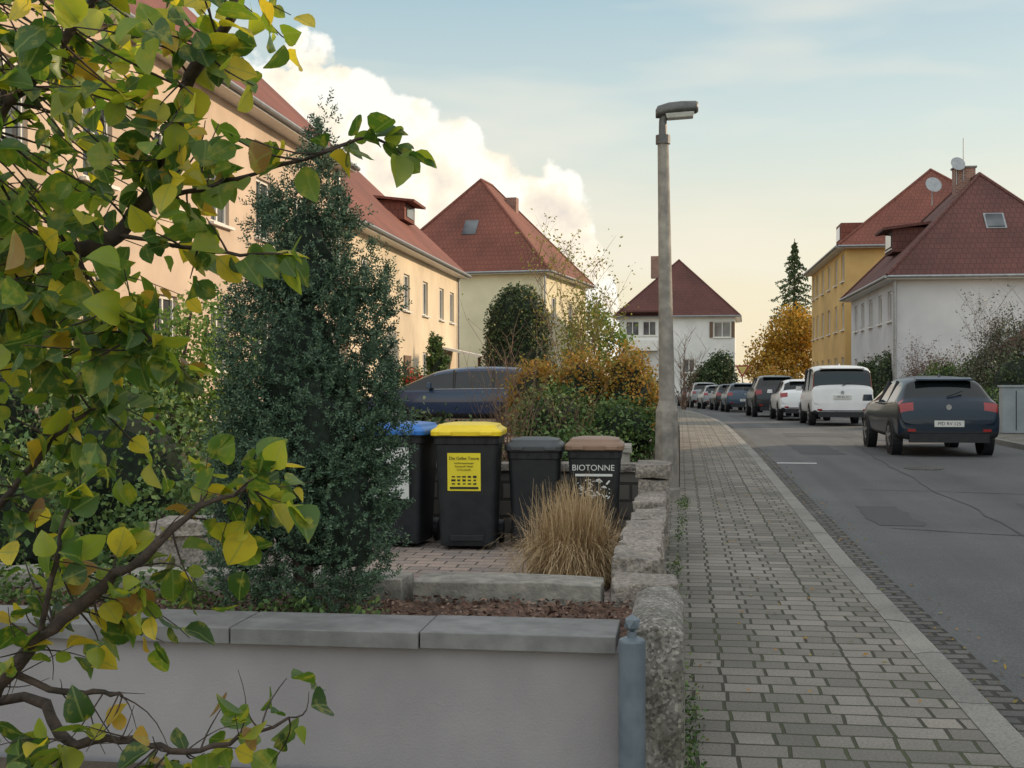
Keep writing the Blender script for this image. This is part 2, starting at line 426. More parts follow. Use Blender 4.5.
# ------------------------------------------------------------------ walls and raised bed
def rough_block(p, c, d, mi=0, j=.012, rz=0):
    x, y, z = d[0] / 2, d[1] / 2, d[2] / 2
    nx, ny, nz = max(2, int(d[0] / .12)), max(2, int(d[1] / .12)), max(2, int(d[2] / .12))
    idx = {}; vs = []; fs = []
    def V(i, k, l):
        key = (i, k, l)
        if key not in idx:
            q = Vector((-x + 2 * x * i / nx, -y + 2 * y * k / ny, -z + 2 * z * l / nz))
            edge = sum([i in (0, nx), k in (0, ny), l in (0, nz)])
            q += Vector([random.uniform(-j, j) for _ in range(3)])
            if edge >= 2: q *= 1 - .03 * edge / 2
            q = Matrix.Rotation(rz, 3, 'Z') @ q
            idx[key] = len(vs); vs.append((q.x + c[0], q.y + c[1], q.z + c[2]))
        return idx[key]
    for i in range(nx):
        for k in range(ny):
            fs.append((V(i, k, nz), V(i + 1, k, nz), V(i + 1, k + 1, nz), V(i, k + 1, nz)))
            fs.append((V(i, k + 1, 0), V(i + 1, k + 1, 0), V(i + 1, k, 0), V(i, k, 0)))
    for i in range(nx):
        for l in range(nz):
            fs.append((V(i, 0, l), V(i + 1, 0, l), V(i + 1, 0, l + 1), V(i, 0, l + 1)))
            fs.append((V(i + 1, ny, l), V(i, ny, l), V(i, ny, l + 1), V(i + 1, ny, l + 1)))
    for k in range(ny):
        for l in range(nz):
            fs.append((V(nx, k, l), V(nx, k + 1, l), V(nx, k + 1, l + 1), V(nx, k, l + 1)))
            fs.append((V(0, k + 1, l), V(0, k, l), V(0, k, l + 1), V(0, k + 1, l + 1)))
    p.add(vs, fs, mi)

e = empty('garden_wall')
p = Part(); p.box((-4.74, 4.63, .15), (9.04, .22, .56)); p.make('wall', [M['mauve']], e)
p = Part()
x = -.225
while x > -9:
    w = .72
    p.box((x - w / 2, 4.645 + random.uniform(-.003, .003), .462 + random.uniform(-.002, .002)), (w - .006, .34, .062), 0); x -= w
p.make('coping', [M['coping']], e, bevel=.004)

e = empty('concrete_pillar')
p = Part()
prof = []
for k in range(0, 13):
    a = math.pi * k / 12
    prof.append((-.085 + .10 * math.cos(a), .50 + .06 * math.sin(a)))
prof = [(.018, -.1)] + prof + [(-.185, -.1)]
ysl = np.linspace(4.46, 5.30, 15)
vs = []; fs = []; n = len(prof)
for yi, y in enumerate(ysl):
    for (px_, pz_) in prof:
        vs.append((px_ + random.uniform(-.003, .003), y, pz_ + random.uniform(-.003, .003) - (.02 if yi in (0, len(ysl) - 1) and pz_ > 0 else 0)))
for i in range(len(ysl) - 1):
    for j in range(n - 1):
        fs.append((i * n + j, (i + 1) * n + j, (i + 1) * n + j + 1, i * n + j + 1))
fs.append(tuple(range(n))); fs.append(tuple((len(ysl) - 1) * n + j for j in range(n - 1, -1, -1)))
p.add(vs, fs); p.make('body', [M['aggr']], e, bevel=.008)

e = empty('bollard_post')
p = Part()
bx, by = -.165, 4.36
p.tube([(bx, by, -.05), (bx, by, .505)], .047, 28)
p.tube([(bx, by, .505), (bx, by, .512), (bx, by, .52)], [.047, .044, .028], 28)
p.tube([(bx, by, .52), (bx, by, .54)], .016, 16)
p.make('post', [M['postblue']], e)
bm = bmesh.new(); bmesh.ops.create_icosphere(bm, subdivisions=1, radius=.032, matrix=Matrix.Translation((bx, by, .568)))
me = bpy.data.meshes.new('finial'); bm.to_mesh(me); bm.free(); me.materials.append(M['postblue'])
ob = bpy.data.objects.new('finial', me); scene.collection.objects.link(ob); ob.parent = e

e = empty('granite_wall')
p = Part()
rough_block(p, (-.16, 5.78, .41), (.30, .40, .19))
rough_block(p, (-.18, 5.78, .16), (.25, .38, .34))
y = 6.0
while y < 10.3:
    l = random.uniform(.45, .7)
    h = random.uniform(.38, .42)
    rough_block(p, (-.215, y + l / 2, h / 2 - .02), (.19, l - .015, h), 0, .012)
    y += l
rough_block(p, (-.22, 10.75, .30), (.25, .5, .62)); rough_block(p, (-.22, 10.75, .67), (.30, .55, .12))
y = 6.05
while y < 10.2:
    l = random.uniform(.4, .7); rough_block(p, (-.215 + random.uniform(-.012, .012), y + l / 2, .46 + random.uniform(-.02, .03)), (.23, l - .035, .13), 0, .015, random.uniform(-.03, .03)); y += l
p.make('blocks', [M['granite']], e, bevel=.006)

e = empty('raised_bed')
p = Part()
x = -.33
while x > -9:
    w = random.uniform(.75, 1.0) if x > -1 else random.uniform(.4, .9)
    rough_block(p, (x - w / 2, 5.74, .30), (w - .015, .28, .42 + random.uniform(-.01, .01)), 0, .006)
    x -= w
p.make('edging', [M['edging']], e, bevel=.005)
nx, ny = 180, 26
X, Y = np.meshgrid(np.linspace(-9, -.2, nx), np.linspace(4.75, 5.62, ny))
Z = .405 + .02 * np.sin(X * 7 + Y * 3) * np.sin(Y * 9) + rng.normal(size=X.shape) * .008
vv = np.stack([X, Y, Z], -1).reshape(-1, 3)
ii = np.arange(nx * ny).reshape(ny, nx)
ff = np.stack([ii[:-1, :-1], ii[:-1, 1:], ii[1:, 1:], ii[1:, :-1]], -1).reshape(-1, 4)
mesh_np('mulch', vv, ff, M['mulch'], e)
n = 5000
c = np.stack([rng.uniform(-5, -.22, n), rng.uniform(4.82, 5.6, n), .42 + rng.uniform(0, .018, n)], 1)
d = rand_unit(n); d[:, 2] *= .3
leaf_quads('bark_chips', c, .033, leafmat('bark_chips', greens((.05, .03, .025), (.15, .085, .065), (.30, .21, .16)), 0, .9), e, aspect=.5, dirs=d)

e = empty('low_stone_wall')
p = Part()
p.box((-2.15, 11.68, .28), (3.7, .25, .62)); p.make('wall', [M['stonewall']], e)
p = Part()
x = -.3
while x > -3.9:
    w = random.uniform(.4, .6); rough_block(p, (x - w / 2, 11.68, .625), (w - .01, .32, .07), 0, .006); x -= w
p.make('coping', [M['granite']], e)

# ------------------------------------------------------------------ bins
def text(name, body, size, loc, mat, parent, rz=0):
    cu = bpy.data.curves.new(name, 'FONT'); cu.body = body; cu.size = size; cu.align_x = 'CENTER'; cu.align_y = 'CENTER'; cu.extrude = .0006
    cu.materials.append(mat)
    ob = bpy.data.objects.new(name, cu); ob.location = loc; ob.rotation_euler = (R(90), 0, rz); scene.collection.objects.link(ob); ob.parent = parent
    return ob
def wheelie_bin(name, x, y, W, D, H, lid, kind, rz=0):
    e = empty(name); e.location = (x, y, 0); e.rotation_euler = (0, 0, rz)
    p = Part()
    b0, b1 = .80, .96
    hb = H - .10
    def ring(w, d, z, yo=0):
        r = .05; pts = []
        for (cx, cy, a0) in ((w / 2 - r, d / 2 - r, 0), (-w / 2 + r, d / 2 - r, 90), (-w / 2 + r, -d / 2 + r, 180), (w / 2 - r, -d / 2 + r, 270)):
            for k in range(5):
                a = R(a0 + k * 22.5); pts.append((cx + r * math.cos(a), cy + r * math.sin(a) + yo, z))
        return pts
    rings = [ring(W * b0, D * .70, .03), ring(W * b0, D * .72, .06), ring(W * .86, D * .8, H * .45), ring(W * b1 * .96, D * .90, hb - .09),
             ring(W * b1, D * .93, hb - .085), ring(W * b1, D * .94, hb - .03), ring(W, D * .98, hb - .028), ring(W, D * .98, hb)]
    n = 20; vs = [q for r_ in rings for q in r_]; fs = []
    for i in range(len(rings) - 1):
        for j in range(n): fs.append((i * n + j, i * n + (j + 1) % n, (i + 1) * n + (j + 1) % n, (i + 1) * n + j))
    fs.append(tuple(range(n - 1, -1, -1))); fs.append(tuple((len(rings) - 1) * n + j for j in range(n)))
    p.add(vs, fs)
    for sx_ in (-.3, -.1, .1, .3): p.box((sx_ * W, -D * .468, hb - .060), (.012, .02, .05))
    p.box((0, -D * .36, .10), (W * .5, .03, .05))
    p.tube([(-W * .42, D * .40, .10), (W * .42, D * .40, .10)], .012, 8)
    for sx_ in (-1, 1): p.tube([(sx_ * W * .40, D * .42, .10), (sx_ * W * .48, D * .42, .10)], .10, 20)
    p.tube([(-W * .38, D * .52, H - .08), (W * .38, D * .52, H - .08)], .016, 10)
    for sx_ in (-.36, 0, .36): p.box((sx_ * W, D * .48, H - .09), (.03, .09, .04))
    p.make('body', [M['dark']], e, bevel=.004)
    p = Part()
    rings = [ring(W * 1.04, D * 1.04, hb - .015), ring(W * 1.05, D * 1.05, hb + .02), ring(W * 1.02, D * 1.02, hb + .035), ring(W * .90, D * .92, hb + .055),
             ring(W * .86, D * .88, hb + .075), ring(W * .5, D * .55, hb + .09)]
    vs = [q for r_ in rings for q in r_]; fs = []
    for i in range(len(rings) - 1):
        for j in range(n): fs.append((i * n + j, i * n + (j + 1) % n, (i + 1) * n + (j + 1) % n, (i + 1) * n + j))
    fs.append(tuple(range(n - 1, -1, -1))); fs.append(tuple((len(rings) - 1) * n + j for j in range(n)))
    p.add(vs, fs)
    for sx_ in (-.3, .3): p.box((sx_ * W, -D * .53, hb + .005), (.10, .03, .03))
    p.make('lid', [lid], e, bevel=.004)
    def yy(z): return -D * np.interp(z, [.06, H * .45, hb - .09], [.36, .40, .45]) - .004
    if kind == 'yellow':
        p = Part(); z0, z1 = .50, .82
        p.poly([(-.16, yy(z0), z0), (.12, yy(z0), z0), (.12, yy(z1), z1), (-.16, yy(z1), z1)]); p.make('label', [M['labelY']], e)
        text('label_title', 'Die Gelbe Tonne', .036, (-.02, yy(.78) - .003, .775), M['ink'], e)
        for k, s_ in enumerate(('Leichtverpackungen', 'Kunststoff  Metall', 'Verbundstoffe')):
            text('label_line', s_, .021, (-.02, yy(.73) - .003, .735 - k * .028), M['ink'], e)
        p = Part()
        for k in range(3):
            for j in range(5):
                zz_ = .62 - k * .03
                p.box((-.11 + j * .045, yy(zz_) - .002, zz_), (random.uniform(.02, .035), .002, random.uniform(.008, .018)))
        p.box((-.02, yy(.53) - .002, .525), (.24, .002, .018))
        p.make('label_pictures', [M['ink']], e)
    if kind == 'bio':
        text('label_title', 'BIOTONNE', .070, (-.01, yy(.72) - .006, .695), M['labelW'], e)
        p = Part()
        z0, z1 = .42, .645
        p.poly([(-.17, yy(z0), z0), (.16, yy(z0), z0), (.16, yy(z1), z1), (-.17, yy(z1), z1)], 0)
        p.make('label', [M['ink']], e)
        p = Part(); p.box((-.005, yy(.65) - .003, .635), (.31, .002, .020))
        for k in range(46):
            zz_ = random.uniform(.44, .60); p.box((random.uniform(-.14, .13), yy(zz_) - .003 - k * .00004, zz_), (random.uniform(.010, .045), .002, random.uniform(.004, .014)), 0, 0, 0, random.uniform(-1, 1))
        p.make('label_print', [M['labelW']], e)
    if kind == 'blue':
        p = Part(); p.poly([(-.2, -D * .455, .42), (.16, -D * .455, .42), (.16, -D * .475, .86), (-.2, -D * .475, .86)]); p.make('label', [M['labelW']], e)
    return e
wheelie_bin('yellow_lid_bin', -1.80, 10.65, .575, .70, 1.08, M['yellowlid'], 'yellow', R(4))
wheelie_bin('blue_lid_bin', -2.43, 10.75, .575, .70, 1.08, M['bluelid'], 'blue', R(-3))
wheelie_bin('black_bin', -1.24, 10.75, .475, .54, .95, M['greylid'], None, R(3))
wheelie_bin('brown_lid_bin', -.72, 10.72, .475, .54, .96, M['brownlid'], 'bio', R(2))

# ------------------------------------------------------------------ street lamp
e = empty('street_lamp'); LY = 14.6; LX = -.15; g = G(LY)
p = Part()
prof = [(0 - .1, .155), (.12, .155), (.14, .145), (1.02, .13), (1.14, .095)]
vs = []; fs = []; n = 8
for (z, r) in prof:
    for j in range(8):
        a = R(22.5 + 45 * j); vs.append((LX + r / math.cos(R(22.5)) * math.cos(a) * .98, LY + r / math.cos(R(22.5)) * math.sin(a) * .98, g + z))
for i in range(len(prof) - 1):
    for j in range(n): fs.append((i * n + j, i * n + (j + 1) % n, (i + 1) * n + (j + 1) % n, (i + 1) * n + j))
p.add(vs, fs); p.box((LX + .01, LY - .135, g + .62), (.13, .02, .42), 0)
p.tube([(LX, LY, g + 1.1), (LX - .02, LY, g + 2.6), (LX - .045, LY, g + 4.20)], [.095, .078, .064], 20)
p.make('column', [M['lampcon']], e, bevel=.006)
p = Part()
p.tube([(LX - .045, LY, g + 4.12), (LX - .045, LY, g + 4.22)], [.085, .085], 20)
p.tube([(LX - .045, LY, g + 4.2), (LX - .047, LY, g + 4.38), (LX - .03, LY, g + 4.46)], [.05, .045, .05], 16)
p.make('bracket', [M['metal']], e)
p = Part()
prof = [(-.10, .05, .06, -.04), (-.075, .09, .09, -.025), (.05, .11, .10, 0), (.20, .115, .10, .012), (.36, .11, .09, .02), (.39, .08, .07, .025)]
vs = []; n = 16
for (xx, ry_, rz_, dz) in prof:
    for j in range(n):
        a = 2 * math.pi * j / n; zq = math.sin(a); zq = zq if zq > 0 else zq * .6
        vs.append((LX - .03 + xx, LY + ry_ * math.cos(a), g + 4.50 + dz + rz_ * zq))
fs = []
for i in range(len(prof) - 1):
    for j in range(n): fs.append((i * n + j, (i + 1) * n + j, (i + 1) * n + (j + 1) % n, i * n + (j + 1) % n))
fs.append(tuple(range(n))); fs.append(tuple((len(prof) - 1) * n + j for j in range(n - 1, -1, -1)))
p.add(vs, fs); p.make('head', [M['metal']], e, smooth=True)
p = Part(); p.box((LX + .15, LY, g + 4.44), (.30, .15, .06), 0, ry=-.05, taper=(1.1, 1.15)); p.make('lens', [M['lampglass']], e, bevel=.01)

# ------------------------------------------------------------------ houses
def house(name, ox, oy, rot, w, l, h, zr, hipf, hipb, wall, roof, wins, oh=.45, z0=-1, gz=0, extras=None):
    """footprint 0..w x 0..l, local; h eave height, zr ridge height; wins: dict side->list of (u,z,w,h)"""
    e = empty(name)
    T = Matrix.Translation((ox, oy, gz)) @ Matrix.Rotation(rot, 4, 'Z')
    pw = Part(T); pf = Part(T); pg = Part(T); pr = Part(T); pt = Part(T)
    corners = {'f': ((0, 0), (w, 0)), 'r': ((w, 0), (w, l)), 'b': ((w, l), (0, l)), 'l': ((0, l), (0, 0))}
    for s, (A, B) in corners.items():
        A = Vector(A); B = Vector(B); L = (B - A).length; du = (B - A) / L; nn = Vector((du.y, -du.x))
        ws = wins.get(s, [])
        us = sorted({0, L} | {u - ww / 2 for u, z, ww, hh in ws} | {u + ww / 2 for u, z, ww, hh in ws})
        zs = sorted({z0, h} | {z for u, z, ww, hh in ws} | {z + hh for u, z, ww, hh in ws})
        def P(u, z, dp=0): q = A + du * u - nn * dp; return (q.x, q.y, z)
        for i in range(len(us) - 1):
            for j in range(len(zs) - 1):
                cu, cz = (us[i] + us[i + 1]) / 2, (zs[j] + zs[j + 1]) / 2
                if any(abs(cu - u) < ww / 2 and z < cz < z + hh for u, z, ww, hh in ws): continue
                pw.poly([P(us[i], zs[j]), P(us[i + 1], zs[j]), P(us[i + 1], zs[j + 1]), P(us[i], zs[j + 1])])
        for u, z, ww, hh in ws:
            a, b_, c_, d_ = u - ww / 2, u + ww / 2, z, z + hh; dp = .13
            pw.poly([P(a, c_), P(a, d_), P(a, d_, dp), P(a, c_, dp)]); pw.poly([P(b_, d_), P(b_, c_), P(b_, c_, dp), P(b_, d_, dp)])
            pw.poly([P(a, d_), P(b_, d_), P(b_, d_, dp), P(a, d_, dp)]); pw.poly([P(b_, c_), P(a, c_), P(a, c_, dp), P(b_, c_, dp)])
            pg.poly([P(a, c_, dp), P(b_, c_, dp), P(b_, d_, dp), P(a, d_, dp)])
            ang = math.atan2(du.y, du.x)
            def bx(uc, zc, dx, dz, dep, off, part=pf):
                q = A + du * uc - nn * off; part.box((q.x, q.y, zc), (dx, dep, dz), 0, ang)
            t = .075
            bx(a + t / 2, z + hh / 2, t, hh, .05, dp - .03); bx(b_ - t / 2, z + hh / 2, t, hh, .05, dp - .03)
            bx(u, d_ - t / 2, ww - 2 * t, t, .05, dp - .03); bx(u, c_ + t / 2, ww - 2 * t, t, .05, dp - .03)
            if ww > .8: bx(u, z + hh / 2, .07, hh - 2 * t, .045, dp - .028)
            bx(u, c_ - .03, ww + .2, .06, .14, -.04, pt)
    sl = (zr - h) / (w / 2)
    ez = h - oh * sl * .8
    F = -oh if hipf > 0 else -oh * .5; Bk = l + oh if hipb > 0 else l + oh * .5
    x0, x1 = -oh, w + oh
    rf, rb = (w / 2, hipf if hipf > 0 else F, zr), (w / 2, l - hipb if hipb > 0 else Bk, zr)
    pr.poly([(x1, F, ez), (x1, Bk, ez), rb, rf]); pr.poly([(x0, Bk, ez), (x0, F, ez), rf, rb])
    if hipf > 0: pr.poly([(x0, F, ez), (x1, F, ez), rf])
    else:
        pw.poly([(0, 0, h), (w, 0, h), (w / 2, 0, zr - .1)])
        pt.poly([(x0, F, ez - .18), (w / 2, F, zr - .2), rf, (x0, F, ez)]); pt.poly([(w / 2, F, zr - .2), (x1, F, ez - .18), (x1, F, ez), rf])
    if hipb > 0: pr.poly([(x1, Bk, ez), (x0, Bk, ez), rb])
    else: pw.poly([(w, l, h), (0, l, h), (w / 2, l, zr - .1)])
    th = .16
    ed = [((x0, F), (x1, F)), ((x1, F), (x1, Bk)), ((x1, Bk), (x0, Bk)), ((x0, Bk), (x0, F))]
    for k, (a, b_) in enumerate(ed):
        if (k == 0 and hipf == 0) or (k == 2 and hipb == 0): continue
        pt.poly([(a[0], a[1], ez - th), (b_[0], b_[1], ez - th), (b_[0], b_[1], ez - .002), (a[0], a[1], ez - .002)])
        pm = Vector((b_[0] - a[0], b_[1] - a[1])).normalized(); on = Vector((pm.y, -pm.x)) * .07
        pt.tube([(a[0] + on.x, a[1] + on.y, ez - .06), (b_[0] + on.x, b_[1] + on.y, ez - .06)], .065, 8, 1)
    pt.poly([(x0, Bk, ez - th), (x1, Bk, ez - th), (x1, F, ez - th), (x0, F, ez - th)])
    pr.tube([rf, rb], .10, 6)
    if hipf > 0:
        pr.tube([(x0, F, ez), rf], .09, 6); pr.tube([(x1, F, ez), rf], .09, 6)
    if hipb > 0:
        pr.tube([(x0, Bk, ez), rb], .09, 6); pr.tube([(x1, Bk, ez), rb], .09, 6)
    pt.box((w / 2, l / 2, .25), (w + .06, l + .06, .7), 2)
    if extras: extras(e, T, pw, pr, pt, pf, pg)
    pw.make('walls', [wall], e); pr.make('roof', [roof, M['zinc']], e); pt.make('trim', [M['frame'], M['zinc'], M['coping'], M['chim'], M['wood'], M['white']], e)
    if pg.v: pg.make('windows', [M['glass']], e); pf.make('window_frames', [M['frame']], e)
    return e
def dish(pt, x, y, z, r=.4):
    pt.tube([(x, y, z - .9), (x, y, z)], .025, 6, 1)
    pts = [(x, y - .05, z), (x + .02, y - .12, z + .03), (x + .03, y - .17, z + .05)]
    pt.tube(pts, [.05, r * .75, r], 16, 1)

wr = [(u, z, 1.1, 1.45) for u in np.arange(1.8, 26, 2.9) for z in (1.7, 4.9)]
def ex1(e, T, pw, pr, pt, pf, pg):
    pt.box((5.2, 20, 12.9), (.8, .6, 1.6), 3)
    pt.tube([(10.08, 25.6, 0), (10.08, 25.6, 7.9)], .05, 8, 1)
house('terraced_house', -20, 10, 0, 10, 26, 8.2, 13.0, 0, 0, M['peach'], M['roof'], {'r': wr, 'f': [(3, 1.7, 1.1, 1.4), (7, 1.7, 1.1, 1.4)]}, extras=ex1)
wr = [(2.0, 1.3, 1.0, 1.35), (5.0, 1.3, 1.0, 1.35), (11.6, 1.3, 1.0, 1.35), (15.0, 1.3, 1.0, 1.35)] + [(u, 4.1, 1.0, 1.35) for u in (2.0, 5.0, 8.2, 11.6, 15.0, 17.4)]
def ex2(e, T, pw, pr, pt, pf, pg):
    pr.box((7.9, 14.4, 8.6), (1.7, 2.0, .8), 0); pg.box((8.77, 14.4, 8.6), (.04, 1.3, .5)); pr.box((8.1, 14.4, 9.06), (2.2, 2.4, .10), 0, ry=.12)
    pt.box((4.6, 9, 11.4), (.7, .7, 1.4), 3)
    pt.tube([(10.08, 18.7, 0), (10.08, 18.7, 6.5)], .05, 8, 1)
    pt.box((10.8, 16.5, 2.75), (1.7, 2.4, .10), 0, ry=.22); pt.box((11.2, 17.6, 1.2), (.12, .12, 2.8), 4); pt.box((10.02, 8.2, 1.4), (.08, 1.1, 2.1), 4)
house('terraced_house', -20, 37, 0, 10, 19, 6.7, 11.5, 0, 0, M['cream'], M['roof'], {'r': wr}, extras=ex2)
def ex3(e, T, pw, pr, pt, pf, pg):
    f = lambda yy: 8.0 + (13.2 - 8.0) * (yy / 4.0)
    pt.box((4.9, 1.7, f(1.7) + .07), (1.0, .08, 1.35), 1, rx=-R(38)); pg.box((4.9, 1.64, f(1.7) + .10), (.8, .06, 1.12), 0, rx=-R(38))
    pt.box((6.0, 6.6, 12.0), (.6, .6, 1.3), 3)
    pt.tube([(9.7, -.08, 0), (9.7, -.08, 7.8)], .06, 8, 1)
house('hipped_house', -16.9, 69.2, R(-8), 9.6, 10.8, 8.0, 13.4, 4.0, 4.5, M['paleyel'], M['roof'], {'r': [(2.4, 1.5, 1.1, 1.4), (6.6, 1.5, 1.1, 1.4), (2.4, 4.9, 1.1, 1.4), (6.6, 4.9, 1.1, 1.4)], 'f': [(1.5, 4.9, 1.0, 1.4)]}, extras=ex3)
def ex4(e, T, pw, pr, pt, pf, pg):
    pt.box((3.0, 3.5, 12.3), (.8, .8, 2.0), 3)
    pt.box((1.9, -.55, 5.0), (3.2, 1.1, .9), 0)
    pr.box((1.9, -.6, 7.9), (3.6, 1.3, .12), 0, rx=-.2)
    for (u, z) in ((8.15, 5.7), (10.05, 5.7)): pt.box((u, -.04, z + .7), (.3, .05, 1.4), 4)
house('white_house', -5.4, 112, R(-3), 10.2, 9.5, 8.0, 13.0, 4.2, 4.2, M['whitewall2'], M['roofd'], {'f': [(1.2, 5.9, 1.2, 1.3), (2.7, 5.9, 1.2, 1.3), (9.1, 5.7, 1.5, 1.4), (9.1, 2.6, 1.5, 1.2), (6.2, 2.6, 1.0, 1.2)], 'l': [(3, 5, 1.2, 1.4)]}, gz=-.2, extras=ex4)
def ex5(e, T, pw, pr, pt, pf, pg):
    pt.box((4.0, 6.0, 10.6), (.9, .7, 1.3), 3); pt.box((4.0, 6.0, 11.28), (1.02, .82, .08), 2)
    dish(pt, 3.6, 5.6, 11.35, .34); dish(pt, 2.5, 5.5, 10.4, .38)
    pt.tube([(3.9, 5.6, 10.6), (3.9, 5.6, 12.6)], .022, 6, 1)
    pt.tube([(-.09, -.09, 0), (-.09, -.09, 6.0)], .06, 8, 1)
    f = lambda yy: 6.2 + (10.7 - 6.2) * yy / 4.2
    pt.box((4.4, 1.9, f(1.9) + .06), (.85, .08, 1.0), 1, rx=-R(43)); pg.box((4.4, 1.86, f(1.9) + .09), (.68, .06, .82), 0, rx=-R(43))
    pr.box((1.5, 6.0, 7.9), (1.7, 2.2, 1.1), 0); pr.box((1.3, 6.0, 8.52), (2.2, 2.6, .12), 0, ry=-.12)
    pg.box((.63, 6.0, 7.95), (.04, 1.5, .65)); pt.box((.62, 6.0, 7.5), (.06, 1.7, .06), 0)
    pt.box((-.03, 9.6, 1.3), (.08, 1.1, 2.1), 4)
wl = [(14 - u, z, 1.0, 1.3) for u, z in ((1.8, 1.3), (4.4, 1.3), (7.0, 1.3), (12.2, 1.3), (1.8, 4.0), (4.4, 4.0), (7.2, 4.0), (9.8, 4.0), (12.2, 4.0))]
house('white_rendered_house', 9, 54, 0, 8.6, 14, 6.2, 10.7, 4.2, 4.2, M['whitewall'], M['roofd'], {'l': wl}, extras=ex5, gz=.1)
def ex6(e, T, pw, pr, pt, pf, pg):
    pr.box((1.9, 11, 10.9), (1.8, 2.4, 1.2), 0); pg.box((.98, 11, 10.9), (.04, 1.7, .8))
wl = [(18 - u, z, 1.2, 1.5) for u in (1.5, 4.6, 8, 11.4, 14.4, 16.8) for z in (1.4, 4.4, 7.1)]
house('ochre_house', 9, 70.5, 0, 11, 17.5, 9.3, 13.9, 5, 5, M['ochre'], M['roof'], {'l': wl}, extras=ex6)
wl = [(u, z, 1.1, 1.4) for u in (2, 5, 8, 14, 17, 20, 23) for z in (1.4,)]
house('offscreen_shade_house', 10.5, 3, 0, 10, 28, 3.6, 8.3, 4.0, 4.0, M['whitewall'], M['roofd'], {'l': wl})  # unseen house added out of view, height set to shade the near street
def ex8(e, T, pw, pr, pt, pf, pg): pt.box((-.02, 1.5, 1.05), (.05, 2.2, 2.0), 4)
house('garage', 11.8, 44, 0, 3.4, 5, 2.5, 3.9, 0, 0, M['cream'], M['roof'], {}, oh=.25, extras=ex8, gz=.15)

# ------------------------------------------------------------------ cars
KINDS = {
 'hatch': dict(st=[(0.00,.36,.56,.66,.80,.74),(0.03,.30,.74,.88,.875,.80),(0.08,.28,.92,1.01,.90,.79),(0.20,.28,.98,1.09,.905,.69),(0.52,.28,.985,1.40,.905,.60),(0.70,.27,.975,1.455,.905,.59),(1.40,.26,.95,1.485,.91,.59),(2.1,.26,.93,1.465,.91,.59),(2.65,.27,.92,1.37,.905,.57),(3.45,.28,.91,1.00,.90,.70),(4.05,.29,.79,.86,.88,.66),(4.30,.32,.62,.72,.80,.6),(4.38,.40,.55,.6,.70,.5)], L=4.38, rw=(3,4), fw=(8,9), wh=(.82,3.48), wr=.325, light='wide'),
 'suv': dict(st=[(0.00,.44,.66,.74,.80,.72),(0.03,.36,.85,.95,.88,.80),(0.07,.33,1.03,1.12,.91,.80),(0.15,.32,1.06,1.20,.92,.72),(0.38,.32,1.07,1.60,.925,.63),(0.52,.31,1.06,1.66,.925,.63),(1.35,.30,1.05,1.70,.93,.63),(2.2,.30,1.04,1.68,.93,.63),(2.75,.31,1.04,1.57,.925,.60),(3.4,.32,1.02,1.14,.91,.72),(4.1,.34,.92,1.02,.89,.68),(4.38,.38,.7,.82,.82,.6),(4.46,.46,.6,.66,.70,.5)], L=4.46, rw=(3,4), fw=(8,9), wh=(.85,3.5), wr=.36, light='wide'),
 'van': dict(st=[(0.00,.36,.62,.70,.82,.76),(0.015,.31,.80,.92,.885,.82),(0.04,.30,1.02,1.12,.90,.82),(0.07,.29,1.04,1.20,.90,.78),(0.16,.29,1.05,1.72,.905,.75),(0.26,.29,1.05,1.81,.905,.74),(1.4,.28,1.04,1.85,.905,.74),(2.5,.28,1.03,1.82,.905,.73),(2.9,.28,1.02,1.72,.905,.68),(3.5,.29,.98,1.14,.90,.74),(4.1,.30,.84,.94,.88,.68),(4.32,.34,.66,.76,.80,.6),(4.4,.42,.56,.62,.68,.5)], L=4.4, rw=(3,4), fw=(8,9), wh=(.82,3.5), wr=.32, light='tall'),
}
